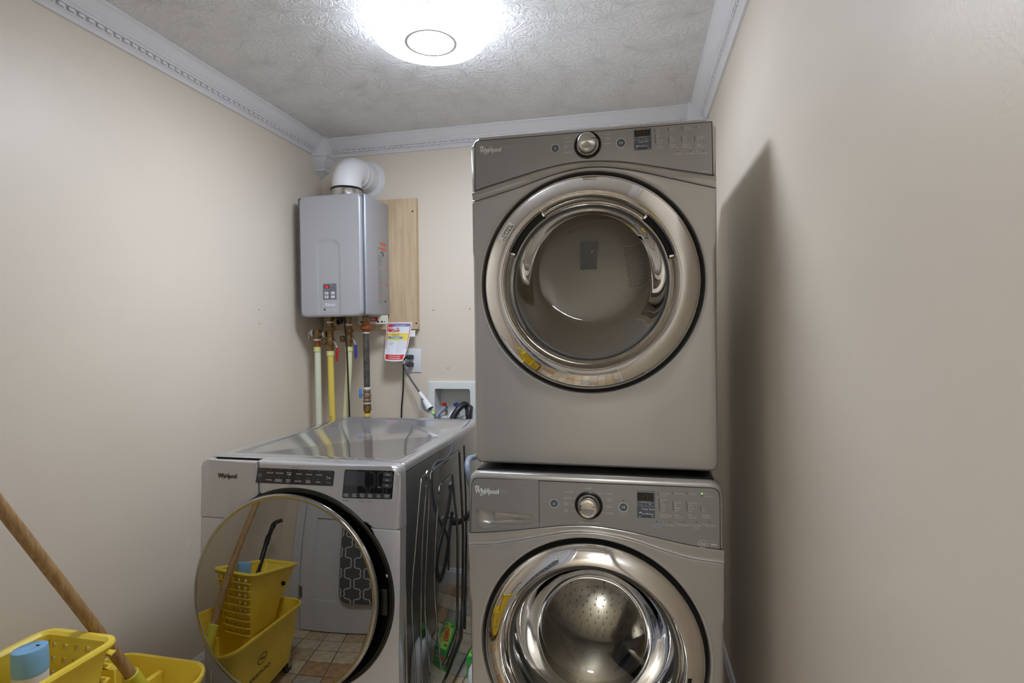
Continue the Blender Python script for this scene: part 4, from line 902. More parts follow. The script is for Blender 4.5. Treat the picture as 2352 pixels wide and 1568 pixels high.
# ---- stand-alone silver washer
t = thing('washing_machine', 'silver front-load washing machine standing alone, door ajar with dark mirror glass', 'washing machine', (-1.39, 1.54, 0))
WS, HS = .700, .9686
bm = NB(); rbox(bm, .006, WS, .05, .925, .02, .942, .006, 1)
cut = [f for f in bm.faces if abs(f.calc_center_median().y - .05) < 1e-4 or f.calc_center_median().x > WS - .001]; bmesh.ops.delete(bm, geom=cut, context='FACES'); obj('cabinet', bm, M_silver, t)
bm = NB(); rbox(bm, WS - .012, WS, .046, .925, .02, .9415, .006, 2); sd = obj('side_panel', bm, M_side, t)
X_ = WS + .0004
def rib(pts, r=.0042, closed=False): 
    bm = NB(); tube(bm, [(X_, y - 1.54, z) for y, z in pts], r, 8, 5, True, closed); obj('pressed_rib', bm, M_side, sd)
rib([(1.80, .862), (1.812, .883), (1.834, .8885), (1.98, .893), (2.115, .893), (2.130, .886), (2.140, .80), (2.168, .57), (2.160, .36), (2.134, .145), (2.12, .130), (2.02, .104), (1.91, .086), (1.80, .10), (1.783, .166), (1.744, .36), (1.736, .48), (1.760, .64)], closed=True)
rib([(1.885, .798), (1.898, .814), (1.923, .819), (2.02, .8225), (2.036, .815), (2.06, .72), (2.091, .60), (2.092, .45), (2.078, .22), (2.065, .19), (1.953, .150), (1.888, .152), (1.880, .165), (1.867, .23), (1.83, .44), (1.84, .607)], .0046, True)
rib([(1.772, .880), (1.760, .889), (1.730, .888), (1.714, .872), (1.66, .676), (1.626, .536), (1.6375, .36), (1.66, .13), (1.70, .13), (1.696, .386), (1.72, .668)], .0038, True)
rib([(2.196, .90), (2.205, .78), (2.215, .60), (2.205, .36), (2.18, .14)], .003)
# top with its shallow raised border
bm = NB(); poly_in = .062
rbox(bm, .004, WS + .003, .046, .935, .943, HS, .016, 4, only=lambda m, d: m.z > .95)
top = [f for f in bm.faces if f.normal.z > .99 and f.calc_area() > .2] or [max(bm.faces, key=lambda f: f.calc_area() if f.normal.z > .9 or f.normal.z < -.9 and f.calc_center_median().z > .96 else 0)]
g = bmesh.ops.inset_region(bm, faces=top, thickness=.050); g2 = bmesh.ops.inset_region(bm, faces=top, thickness=.010)
for f in top:
    for v in f.verts: v.co.z -= .005
obj('top_panel', bm, M_silvtop, t)
# fascia: right part thick to the top, the drawer front thin so a finger slot stays open behind it
CX, CZ, RB = .357, .566, .323
def front_poly(x0, x1, z0, z1, hole=True, n=40): 
    """rectangle with the round door opening taken out of its lower edge"""
    P = []
    for i in range(n + 1):
        x = x0 + (x1 - x0) * i / n; d = RB * RB - (x - CX) ** 2; z = z0
        if d > 0: z = max(z0, CZ + math.sqrt(d))
        P.append((x, z))
    return P
zs = .779
pL = front_poly(.0, .2175, zs, HS); pR = front_poly(.2195, WS + .003, zs, HS)
def slope(P): return [(x + max(0, z - .76) * .06 * max(0, 1 - x / .2), z) for x, z in P]
polyL = slope(arcs(pL + [(.2175, HS - .003), (.0, HS - .003)], [0] * len(pL) + [0, .022], 7))
bm = NB(); plate(bm, polyL, .0, .014, .006, 3); df = obj('drawer_front', bm, M_silver, t)
bm = NB(); rbox(bm, .018, .2155, .0145, .046, .90, .935); obj('drawer_slot', bm, M_blackm, t)
bm = NB(); rbox(bm, .022, .034, .0145, .046, .90, HS - .004, .003, 1); obj('slot_wall', bm, M_silver, t)
bm = NB(); rbox(bm, .02, .2175, .044, .0465, .90, HS - .004); obj('slot_back', bm, M_blackm, t)
polyR = arcs(pR + [(WS + .003, HS), (.2195, HS)], [0] * len(pR) + [.026, 0], 7)
bm = NB(); plate(bm, polyR, .0, .047, .012, 4); fa = obj('fascia', bm, M_silver, t)
# lower front with the door opening
def low_poly():
    P = [(.0, .04), (.693, .04), (.690, .40), (.697, .60), (.7015, zs - .002)]; 
    L = [(.7015 - .0 , zs - .002)]
    P2 = P[:-1] + [(.7015, zs - .002)]
    dx = math.sqrt(RB ** 2 - (zs - .002 - CZ) ** 2)
    arc = []
    a0 = math.atan2(zs - .002 - CZ, dx); a1 = PI - a0
    n = 60
    for i in range(n + 1): a = a0 - (a0 + 2 * PI - a1) * i / n; arc.append((CX + RB * math.cos(a), CZ + RB * math.sin(a)))
    return P2 + arc + [(.0, zs - .002), (-.002, .66), (.006, .50)]
bm = NB(); plate(bm, low_poly(), .003, .047, .006, 2); obj('lower_panel', bm, M_silver, t)
bm = NB(); rbox(bm, .006, .692, .047, .052, .03, .95); obj('front_backing', bm, M_seam, t, smooth=False)
bm = NB(); lathe(bm, [(RB - .001, -.008), (RB - .001, .001), (RB - .006, .003), (RB - .014, .000), (RB - .03, -.012), (.262, -.028), (.250, -.0445)], facing(CX, 0, CZ), 110, cap1=True); obj('door_bezel', bm, M_black, t)
bm = NB(); lathe(bm, [(RB - .010, .0022), (RB - .012, .0012)], facing(CX, 0, CZ), 110); obj('bezel_line', bm, M_goldk, t)
# ajar door: turns about its right side
TH = math.radians(2); DR = .306
DM = Matrix.Translation((.347, -.062, .577)) @ Matrix.Rotation(TH, 4, 'Z') @ Matrix.Rotation(math.radians(85), 4, 'X') @ Matrix.Scale(DR / .2812, 4)
bm = NB(); lathe(bm, [(.05, -.070), (.150, -.068), (.225, -.052), (.250, -.040), (.264, -.022), (.2730, -.013)], DM, 110, cap0=True); dr = obj('door', bm, M_black, t)
bm = NB(); lathe(bm, [(.2690, -.0150), (.2780, -.0135), (.2812, -.006), (.2806, .001), (.2780, .0060), (.2735, .0085), (.2690, .0082), (.2670, .0066)], DM, 128); obj('door_rim', bm, M_chrome2, dr)
SAG = .0165
prof = [(.2670 * math.sin(i / 16 * PI / 2), .0068 + SAG * (1 - math.sin(i / 16 * PI / 2) ** 2)) for i in range(16, -1, -1)]
prof[-1] = (.0004, prof[-1][1])
bm = NB(); lathe(bm, prof, DM, 110); obj('door_glass', bm, M_mirror, dr)
# hinge piece and latch seen in the dark gap
bm = NB(); rbox(bm, .635, .662, -.012, .012, .52, .60, .004, 2); obj('hinge', bm, M_black, t)
bm = NB(); lathe(bm, [(.005, 0), (.005, .002), (.0005, .0035)], facing(.660, -.006, .640), 14); obj('hinge_screw', bm, M_steel, t)
# controls
def quadp(P): return [(x, z) for x, z in P]
bm = NB(); plate(bm, arcs([SP[3], SP[2], SP[1], SP[0]], .004, 3), -.0012, .001, .0004, 1); cp = obj('control_panel', bm, M_panelblk, t)
bm = NB(); plate(bm, arcs([SP[7], SP[6], SP[5], SP[4]], .006, 3), -.0014, .001, .0004, 1); dp = obj('display_panel', bm, M_panelgl, t)
lettering(cp, [r for r in ST1 if r[1] < .49], -.0017, M_print); lettering(dp, [r for r in ST1 if r[1] > .49 and r[0] not in ('Hot', 'Fast')], -.0030, M_print)
lettering(t, ST2, -.0004, M_printdk)
bm = NB(); 
for x, z in SLED: discf(bm, x, z, .0009, -.0017, 8)
o = flat('indicator_light', bm, M_print, cp); o['kind'] = 'stuff'
bm = NB()
for x in (.248, .2855, .318, .352, .386, .420, .4545): stroke(bm, [(x, .9455), (x - .004, .9015)], .0005, -.0016)
stroke(bm, [(.248, .9215), (.4545, .9235)], .0005, -.0016); stroke(bm, [(.2385, .9515), (.4585, .9515)], .0004, -.0004); stroke(bm, [(.236, .8955), (.448, .8965)], .0004, -.0004)
flat('panel_lines', bm, M_printdk, cp, 'stuff')
bm = NB(); x, z, r = .2293, .9239, .0085; q = -.0017
stroke(bm, [(x + r * .55 * math.cos(a), z + r * .55 * math.sin(a)) for a in [math.radians(125 + i * 290 / 16) for i in range(17)]], .0008, q); stroke(bm, [(x, z), (x, z + r * .65)], .0008, q)
x, z, r = .4693, .9249, .0095
stroke(bm, [(x - r * .6, z + r * .6), (x - r * .6, z - r * .6), (x + r * .2, z), (x - r * .6, z + r * .6)], .0009, q)
for dx in (.35, .65): stroke(bm, [(x + r * dx, z + r * .3), (x + r * dx, z - r * .3)], .0009, q)
flat('panel_symbol', bm, M_print, cp, 'stuff')
M_key = mat('grey_key', lin(62, 63, 66), .3)
for i in range(6):
    x = .5280 + i * .0267; bm = NB(); plate(bm, arcs([(x - .0125, .8685 + i * .0006), (x + .0125, .8690 + i * .0006), (x + .0125, .8835 + i * .0006), (x - .0125, .8830 + i * .0006)], .001, 2), -.0026, -.001, .0003, 1); obj('option_key', bm, M_key, dp, smooth=False)
for x, z in ((.6664, .9444), (.6643, .9278), (.6628, .9112)):
    bm = NB(); plate(bm, arcs([(x - .0150, z - .0065), (x + .0150, z - .0065), (x + .0150, z + .0065), (x - .0150, z + .0065)], .001, 2), -.0026, -.001, .0003, 1); obj('option_key', bm, M_key, dp, smooth=False)
bm = NB(); plate(bm, [(.523, .905), (.590, .907), (.592, .950), (.526, .949)], -.0016, -.001); obj('time_window', bm, mat('display_window', lin(58, 60, 64), .08, coat=1), dp, smooth=False)
logo(t, .0735, .9160, .0145, .0, M_printdk, M_gold, False)
for s in (.07, WS - .07):
    for yy in (.10, .86): bm = NB(); lathe(bm, [(.022, 0), (.022, .012), (.012, .014), (.012, .03)], up(s, yy, 0), 16, cap0=True, cap1=True); obj('foot', bm, M_rubber, t)
bow(t, .35, 2.2, .35, .015, .046, dr)

# ------------------------------------------------------------------ water heater, its board, vent and pipes
bm = NB(); rbox(bm, -1.690, -1.1340, 2.803, YB, 1.391, 2.096, .0015, 1); o = obj('mounting_board', bm, M_ply)
tag(o, 'pale plywood mounting board on the wall behind the water heater', 'board')
for x, z in ((-1.1525, 2.024), (-1.1402, 1.4233), (-1.660, 1.421)):
    bm = NB(); lathe(bm, [(.0045, 0), (.004, .0012), (.0004, .0008)], facing(x, 2.8028, z), 12); obj('screw', bm, M_hole, o)

t = thing('water_heater', 'grey wall-mounted tankless water heater with a red digital readout', 'water heater', (-1.477, 2.66, 1.459))
ox, oy, oz = -1.477, 2.66, 1.459
HX = lambda x: x - ox
bm = NB(); rbox(bm, HX(-1.668), HX(-1.287), 2.533 - oy, 2.802 - oy, .004, .609, .014, 3); obj('casing', bm, M_heaterb, t)
bm = NB(); rbox(bm, HX(-1.6585), HX(-1.2960), 2.527 - oy, 2.5345 - oy, .012, .601, .003, 1); obj('cover_seam', bm, mat('blue_grey_seam', lin(104, 108, 120), .5), t)
# front cover: rounded edges and a shallow channel down the middle
def cover():
    bm = NB(); x0, x1, z0, z1, R, r = HX(-1.6420), HX(-1.3030), -.003, .606, .030, .014
    U = sorted(set([x0 + (x1 - x0) * i / 60 for i in range(61)] + [x0 + k * .0012 for k in range(13)] + [x1 - k * .0012 for k in range(13)]))
    W = sorted(set([z0 + (z1 - z0) * i / 90 for i in range(91)] + [z0 + k * .0012 for k in range(13)] + [z1 - k * .0012 for k in range(13)]))
    def ss(a, b, v): q = min(1, max(0, (v - a) / (b - a))); return q * q * (3 - 2 * q)
    ca, cb, ct = HX(-1.5420), HX(-1.4215), .380
    G = []
    for x in U:
        col = []
        for z in W:
            X, Z = x, z; cx = min(max(x, x0 + R), x1 - R); cz = min(max(z, z0 + R), z1 - R)
            d = Vector((x - cx, z - cz)); e = R - d.length
            if d.length > R: dd = d.normalized() * R; X, Z = cx + dd.x, cz + dd.y; e = 0
            if d.length < 1e-9: e = R
            y = r - math.sqrt(max(0, r * r - (r - e) ** 2)) if e < r else 0
            wz = 1 - ss(ct - .012, ct + .006, z + .9 * max(0, abs(x - (ca + cb) / 2) - .035))
            y += .005 * ss(ca - .004, ca + .004, x) * (1 - ss(cb - .003, cb + .003, x)) * wz
            col.append(bm.verts.new((X, 2.5065 - oy + y, Z)))
        G.append(col)
    for i in range(len(U) - 1):
        for j in range(len(W) - 1): bm.faces.new((G[i][j], G[i + 1][j], G[i + 1][j + 1], G[i][j + 1]))
    bmesh.ops.remove_doubles(bm, verts=bm.verts, dist=1e-6)
    be = [e for e in bm.edges if e.is_boundary]; g = bmesh.ops.extrude_edge_only(bm, edges=be)
    for v in (v for v in g['geom'] if isinstance(v, bmesh.types.BMVert)): v.co.y = 2.5285 - oy
    return obj('front_cover', bm, M_heater, t)
cover(); yc = 2.5113 - oy
bm = NB(); plate(bm, arcs([(HX(-1.5150), .0835), (HX(-1.4417), .0837), (HX(-1.4417), .163), (HX(-1.5150), .1626)], .002, 2), yc - .0012, yc + .001, .0004, 1); cp = obj('control_panel', bm, mat('heater_keypad', lin(112, 114, 122), .45), t)
bm = NB(); plate(bm, [(HX(-1.5072), .1385), (HX(-1.4805), .1385), (HX(-1.4805), .1545), (HX(-1.5072), .1545)], yc - .0016, yc); obj('readout_window', bm, M_lcd, cp, smooth=False)
bm = NB(); text(bm, '130', .0112, onfront(HX(-1.5050), yc - .0019, .1465), 'L', .08, .02, .82); flat('red_digits', bm, mat('red_led', lin(200, 20, 40), .4, emit=(1, .02, .05, 1), estr=1.6), cp, 'stuff')
for x, z, s in ((-1.5055, .109, 'u'), (-1.5055, .090, 'd'), (-1.4705, .109, ''), (-1.4705, .090, '')):
    bm = NB(); plate(bm, arcs([(HX(x), z), (HX(x + .0195), z), (HX(x + .0195), z + .013), (HX(x), z + .013)], .0015, 2), yc - .0022, yc, .0004, 1); b = obj('key', bm, M_white, cp, smooth=False)
bm = NB()
for x, z, k in ((-1.4958, .1155, 1), (-1.4958, .0965, -1)): bm.faces.new([bm.verts.new((HX(x + a * .0045), yc - .0024, z + k * b * .003)) for a, b in ((-1, -1), (1, -1), (0, 1))])
text(bm, 'PRIORITY', .0026, onfront(HX(-1.4607), yc - .0024, .1155), 'C'); text(bm, 'ON/OFF', .0026, onfront(HX(-1.4607), yc - .0024, .0965), 'C')
flat('key_print', bm, M_printdk, cp, 'stuff')
bm = NB(); text(bm, 'WATER TEMP', .0026, onfront(HX(-1.4940), yc - .0014, .1340), 'C'); text(bm, 'IN USE', .0026, onfront(HX(-1.4690), yc - .0014, .1560), 'C'); flat('panel_print', bm, M_print, cp, 'stuff')
bm = NB(); plate(bm, arcs([(HX(-1.5170), .022), (HX(-1.4380), .022), (HX(-1.4380), .0735), (HX(-1.5170), .0735)], .003, 2), yc - .0006, yc + .001); lp = obj('name_plate', bm, mat('name_plate_grey', lin(182, 183, 188), .45), t, smooth=False)
bm = NB(); text(bm, 'Rinnai', .0165, onfront(HX(-1.4777), yc - .0009, .0585), 'C', 0, .02, .95); flat('brand_lettering', bm, mat('bright_print', lin(228, 230, 234), .35), lp, 'stuff')
bm = NB(); text(bm, 'THE SMART WAY TO HEAT WATER', .0028, onfront(HX(-1.4777), yc - .0009, .0450), 'C'); quad(bm, HX(-1.5120), HX(-1.5025), .0290, .0385, yc - .0009); flat('plate_print', bm, M_printdk, lp, 'stuff')
bm = NB(); text(bm, 'RL75i', .005, onfront(HX(-1.4500), yc - .0009, .0335), 'C'); flat('model_print', bm, M_print, lp, 'stuff')
# warning label on the side
X_ = HX(-1.287) + .0006
def side(u, z): return Matrix.Translation((X_, u - oy, z)) @ Matrix.Rotation(PI / 2, 4, 'Z') @ Matrix.Rotation(PI / 2, 4, 'X')
def sq(bm, u0, u1, z0, z1, x=X_): bm.faces.new([bm.verts.new((x, u - oy, z)) for u, z in ((u0, z0), (u1, z0), (u1, z1), (u0, z1))])
bm = NB(); 
for u0, u1, z0, z1 in ((2.690, 2.757, .380, .388), (2.690, 2.757, .3735, .378), (2.668, 2.762, .350, .360), (2.660, 2.675, .2535, .260), (2.752, 2.768, .2505, .257), (2.662, 2.690, .170, .177), (2.745, 2.772, .167, .174), (2.665, 2.690, .0985, .1045), (2.745, 2.776, .0965, .1025)): sq(bm, u0, u1, z0, z1)
sl = flat('warning_bars', bm, mat('orange_print', lin(226, 110, 66), .5), t, 'stuff'); sl['label'] = 'orange warning bars of the side label'
bm = NB(); random.seed(3); lines = 'WARNING If the information in these instructions is not followed exactly a fire or explosion may result causing property damage personal injury or death Do not store or use gasoline or other flammable vapors and liquids in the vicinity of this or any other appliance WHAT TO DO IF YOU SMELL GAS Do not try to light any appliance Do not touch any electrical switch do not use any phone in your building Immediately call your gas supplier'.split()
wi = 0
for z in [.318 - .0068 * i for i in range(38)]:
    if any(a - .003 < z < b + .003 for a, b in ((.249, .262), (.166, .178), (.096, .105))): continue
    s = ''
    while len(s) < 34: s += lines[wi % len(lines)] + ' '; wi += 1
    text(bm, s[:34].strip(), .0036, side(2.658, z - .0), 'L', 0, 0, .66)
text(bm, '!', .016, side(2.672, .382), 'L', 0, .02); sq(bm, 2.684, 2.704, .333, .338); stroke_ = [sq(bm, 2.70 + i * .006, 2.706 + i * .006, .333 - i * .004, .338 - i * .003) for i in range(5)]; sq(bm, 2.715, 2.720, .318, .345); sq(bm, 2.725, 2.750, .076, .086)
o = flat('label_print', bm, mat('grey_print', lin(96, 96, 104), .5), t, 'stuff'); o['kind'] = 'stuff'
# fittings under the casing
bm = NB(); rbox(bm, HX(-1.4275), HX(-1.2570), 2.700 - oy, 2.703 - oy, -.040, .006, .0012, 1); br = obj('wall_bracket', bm, mat('cream_bracket', lin(226, 226, 208), .4), t)
bm = NB()
for x, r, s in ((-1.412, .003, 1), (-1.404, .004, 1.6), (-1.390, .0055, 1), (-1.311, .0055, 1), (-1.290, .004, 1.6), (-1.275, .003, 1)): bm.faces.new([bm.verts.new((HX(x) + r * s * math.cos(2 * PI * i / 14), 2.6995 - oy, -.027 + r * math.sin(2 * PI * i / 14))) for i in range(14)])
flat('bracket_hole', bm, M_hole, br, 'stuff'); br.children[-1]['kind'] = 'stuff'
bm = NB(); rbox(bm, HX(-1.372), HX(-1.314), 2.6985 - oy, 2.6995 - oy, -.024, -.002); lb = obj('gas_tag', bm, M_red, t, smooth=False)
bm = NB(); text(bm, 'GAS', .012, onfront(HX(-1.343), 2.698 - oy, -.013), 'C', 0, .02); flat('tag_lettering', bm, M_white, lb, 'stuff')
for x, y, z, r in ((-1.5465, 2.625, -.023, .017), (-1.443, 2.625, -.037, .016), (-1.343, 2.625, -.030, .017), (-1.518, 2.64, -.02, .014)): bm = NB(); cyl(bm, HX(x), y - oy, z, .003, r, 16); obj('inlet_stub', bm, M_brass, t)
bm = NB(); lathe(bm, [(.015, 0), (.0165, .018), (.014, .020), (.010, .018), (.008, .004)], facing(HX(-1.480), 2.612 - oy, -.025), 18, cap0=True, cap1=True); rbox(bm, HX(-1.4885), HX(-1.4715), 2.612 - oy, 2.64 - oy, -.02, .008); obj('filter_plug', bm, M_black, t)
bm = NB(); tube(bm, [(HX(-1.530), 2.632 - oy, -.012), (HX(-1.512), 2.622 - oy, -.014), (HX(-1.500), 2.616 - oy, -.018)], .0075, 10, 3); lathe(bm, [(.009, 0), (.009, .006)], facing(HX(-1.498), 2.612 - oy, -.019), 8, cap0=True, cap1=True); obj('drain_plug', bm, M_brass, t)

bm = NB(); tube(bm, [(HX(-1.452), 2.60 - oy, .004), (HX(-1.450), 2.596 - oy, -.012), (HX(-1.4420), 2.590 - oy, -.06), (HX(-1.4335), 2.588 - oy, -.15), (HX(-1.4290), 2.590 - oy, -.35), (HX(-1.4265), 2.592 - oy, -.52), (HX(-1.424), 2.60 - oy, -.9), (HX(-1.42), 2.64 - oy, -1.30), (HX(-1.40), 2.70 - oy, -1.453)], .0045, 10, 6); obj('power_cable', bm, M_cable, t)

# vent
t = thing('vent_pipe', 'white vent elbow rising from the water heater into a round wall plate', 'vent pipe', (-1.4270, 2.605, 2.066))
bm = NB(); lathe(bm, [(.0745, 0), (.0745, .034), (.076, .036)], None, 48, cap0=True); obj('metal_collar', bm, M_steel, t)
bm = NB(); lathe(bm, [(.075, .036), (.0800, .037), (.0815, .041), (.0800, .045), (.075, .046)], None, 48); obj('rubber_seal', bm, M_black, t)
bm = NB(); P = [(0, 0, .044), (0, 0, .060)] + [(0, .092 - .092 * math.cos(a), .060 + .092 * math.sin(a)) for a in [PI / 2 * i / 14 for i in range(1, 15)]] + [(0, .12, .152), (0, .232, .152)]
tube(bm, P, .0735, 40, 1, False); obj('elbow', bm, M_vent, t)
for y in (.105, .150):
    bm = NB(); lathe(bm, [(.0735, -.010), (.077, -.006), (.078, 0), (.077, .006), (.0735, .010)], Matrix.Translation((0, y, .152)) @ Matrix.Rotation(PI / 2, 4, 'X'), 40); obj('pipe_bead', bm, M_vent, t)
bm = NB(); lathe(bm, [(.0735, .012), (.080, .008), (.100, .005), (.103, 0)], facing(0, .2338, .152), 48); obj('wall_plate', bm, M_vent, t)

# pipes
def pex(label, pts, m, ring_z, x, y):
    t = thing('pex_pipe', label, 'pipe', (x, y, 0), None)
    Q = [(a - x, b - y, c) for a, b, c in pts]
    bm = NB(); tube(bm, Q, .0160, 16, 4); obj('tube', bm, m, t)
    bm = NB(); lathe(bm, [(.0165, -.025), (.0200, -.024), (.0200, -.002), (.0165, 0)], up(pts[0][0] - x, pts[0][1] - y, ring_z), 20, cap0=True, cap1=True); obj('expansion_ring', bm, M_pexring, t)
    return t
Y0 = 2.625
pex('pale plastic pipe below the relief valve, nearest the corner', [(-1.6215, Y0, 1.302), (-1.6215, Y0, 1.1), (-1.6220, Y0, .6), (-1.622, Y0, .01)], M_pexw, 1.304, -1.622, Y0)
t = pex('deep yellow plastic pipe below the red-handled valve, printed lengthwise', [(-1.5470, Y0, 1.280), (-1.5460, Y0, 1.1), (-1.5430, Y0, .93), (-1.541, Y0, .5), (-1.541, Y0, .01)], M_pexy, 1.282, -1.541, Y0)
bm = NB(); text(bm, '250 PSI 73F NSF-PW SDR9 CTS', .0095, Matrix.Translation((-.0008, -.0166, .800)) @ Matrix.Rotation(PI / 2, 4, 'X') @ Matrix.Rotation(PI / 2, 4, 'Z'), 'L', 0, 0, .8); flat('pipe_print', bm, M_printdk, t, 'stuff')
pex('cream plastic pipe leaning below the blue-handled valve', [(-1.4415, Y0, 1.302), (-1.443, Y0, 1.2), (-1.462, Y0, .98), (-1.48, Y0, .75), (-1.483, Y0, .4), (-1.483, Y0, .01)], M_pexc, 1.304, -1.483, Y0)

def valve(label, x, ztop, dz, grip, reach):
    """union nut, body with a capped side port, lever with a coloured grip"""
    t = thing('service_valve', label, 'valve', (x, Y0, ztop))
    bm = NB(); cyl(bm, 0, 0, -.010, .0, .0165, 18); obj('thread_tape', bm, M_tape, t)
    bm = NB(); cyl(bm, 0, 0, -.030, -.008, .018, 18); hexnut(bm, 0, 0, -.046, -.026, .0285); obj('union_nut', bm, M_brass, t)
    zb = -.106 + dz
    bm = NB(); lathe(bm, [(.0175, -.046), (.0165, -.056), (.0165, zb + .026), (.0215, zb + .016), (.0225, zb), (.0215, zb - .016), (.0165, zb - .026), (.0165, zb - .048), (.013, zb - .050)], None, 20, cap0=True, cap1=True)
    lathe(bm, [(.0125, 0), (.0125, .026)], Matrix.Rotation(PI / 2, 4, 'Y'), 14, cap1=True)
    for v in [v for v in bm.verts if abs(v.co.z) < .0130 and v.co.z > -.0131 and abs(v.co.y) < .0130 and v.co.x >= -.001 and v.co.z > -.02]: v.co.z += zb
    obj('valve_body', bm, M_brass, t)
    Mp = Matrix.Translation((-.018, -.010, zb + .001)) @ Matrix.Rotation(math.radians(-35), 4, 'Z') @ Matrix.Rotation(PI / 2, 4, 'X')
    bm = NB(); lathe(bm, [(.012, -.006), (.0125, .006), (.0165, .008), (.0165, .020), (.012, .022), (.011, .018), (.006, .017), (.0055, .021), (.0004, .0215)], Mp, 20, cap0=True); obj('drain_cap', bm, M_brass, t)
    bm = NB(); lathe(bm, [(.0095, 0), (.0095, .006), (.0055, .007), (.0055, .010)], Matrix.Translation((.024, -.004, zb + .002)) @ Matrix.Rotation(math.radians(60), 4, 'Z') @ Matrix.Rotation(PI / 2, 4, 'X'), 8, cap0=True, cap1=True); obj('stem_nut', bm, M_steel, t)
    a, b = Vector((.028, -.010, zb + .004)), Vector((reach, -.016, zb - .030))
    bm = NB()
    def strap(p, q, w, th):
        d = (q - p); n = Vector((0, -1, 0)); s = d.cross(n).normalized() * w / 2; o_ = n * th / 2
        v = [bm.verts.new(c) for c in (p + s + o_, p - s + o_, q - s + o_, q + s + o_, p + s - o_, p - s - o_, q - s - o_, q + s - o_)]
        for f in ((0, 1, 2, 3), (7, 6, 5, 4), (0, 4, 5, 1), (1, 5, 6, 2), (2, 6, 7, 3), (3, 7, 4, 0)): bm.faces.new([v[i] for i in f])
    strap(a, b, .010, .002); strap(b + Vector((0, 0, .003)), b + Vector((0, 0, -.01)), .010, .002); lv = obj('lever', bm, M_steel, t, smooth=False)
    bm = NB(); g = b; L_ = .071; tilt = -.007 if grip is M_red else -.001
    rows = []
    for k in range(9):
        s = k / 8; w = .0072 * (1 if s < .88 else math.sqrt(max(0.02, 1 - ((s - .88) / .12) ** 2))); th = .0042 * (1 if s < .9 else .7)
        rows.append([bm.verts.new((g.x + tilt * s + w * math.cos(q), g.y + th * math.sin(q), g.z - L_ * s)) for q in [2 * PI * i / 12 for i in range(12)]])
    for A, B in zip(rows, rows[1:]):
        for i in range(12): bm.faces.new((A[i], A[(i + 1) % 12], B[(i + 1) % 12], B[i]))
    bm.faces.new(rows[0]); bm.faces.new(rows[-1]); gr = obj('grip', bm, grip, t)
    return t
valve('aged brass service valve with a long red-gripped lever', -1.5470, 1.435, 0, M_red, .0495)
valve('aged brass service valve with a long blue-gripped lever', -1.4410, 1.421, .029, M_blue, .0475)
t = thing('relief_valve', 'small brass relief valve with a white flip lever, left of the other valves', 'valve', (-1.6215, Y0, 1.304))
bm = NB(); cyl(bm, 0, 0, -.004, .034, .0150, 18); obj('copper_nipple', bm, M_copper, t)
bm = NB(); cyl(bm, 0, 0, .033, .041, .0185, 18); obj('thread_tape', bm, M_tape, t)
bm = NB(); lathe(bm, [(.0165, .040), (.020, .050), (.020, .075), (.0185, .0905), (.012, .0925)], None, 18, cap0=True, cap1=True); tube(bm, [(0, 0, .066), (.030, 0, .066), (.057, 0, .066)], .0150, 14, 2); obj('valve_body', bm, M_brass, t)
bm = NB(); lathe(bm, [(.0165, 0), (.0165, .008)], toX(.038, 0, .066), 18, cap0=True, cap1=True); obj('thread_tape', bm, M_tape, t)
bm = NB(); lathe(bm, [(.0185, 0), (.0185, -.010), (.010, -.013)], toX(-.020, 0, .074), 18, cap0=True, cap1=True); obj('end_cap', bm, M_white, t)
bm = NB(); rbox(bm, -.053, -.036, -.008, .008, .066, .078, .003, 1); rbox(bm, -.050, -.043, -.007, .007, .032, .072, .002, 1); obj('flip_lever', bm, M_steel, t)

t = thing('gas_pipe', 'dark iron gas pipe with a rusty union and a small blue valve handle', 'pipe', (-1.343, Y0, 0))
bm = NB(); cyl(bm, 0, 0, 1.094, 1.374, .0158, 20); obj('iron_nipple', bm, M_iron, t)
bm = NB(); cyl(bm, 0, 0, 1.3715, 1.3785, .0172, 20); obj('thread_tape', bm, M_tape, t)
bm = NB(); lathe(bm, [(.0190, 1.378), (.0205, 1.391), (.0230, 1.392)], None, 16, cap0=True); hexnut(bm, 0, 0, 1.391, 1.411, .0310); cyl(bm, 0, 0, 1.409, 1.428, .021, 8); obj('union', bm, M_copper, t)
for a, b, r in ((1.084, 1.095, .0178), (1.010, 1.016, .019)): bm = NB(); cyl(bm, 0, 0, a, b, r, 20); obj('thread_tape', bm, M_tape, t)
bm = NB(); hexnut(bm, 0, 0, 1.066, 1.085, .0195); lathe(bm, [(.016, 1.067), (.0205, 1.055), (.0205, 1.040), (.0185, 1.036), (.0195, 1.032)], None, 20, cap0=True, cap1=True); hexnut(bm, 0, 0, 1.015, 1.034, .0205); obj('gas_valve', bm, M_bronze, t)
bm = NB(); rbox(bm, -.036, -.018, -.004, .004, 1.050, 1.060, .002, 1); rbox(bm, -.045, -.030, -.0045, .0045, 1.037, 1.086, .004, 2); obj('handle', bm, M_blue2, t)
bm = NB(); hexnut(bm, 0, 0, .999, 1.011, .0205); hexnut(bm, 0, 0, .972, .998, .0215); lathe(bm, [(.015, .972), (.015, .958)], None, 16, cap0=True, cap1=True); obj('flare_nut', bm, M_brass, t)
bm = NB(); lathe(bm, [(.0150 + .0016 * (i % 2), .960 - i * .005) for i in range(150)], None, 16); obj('flex_connector', bm, M_pexy, t)

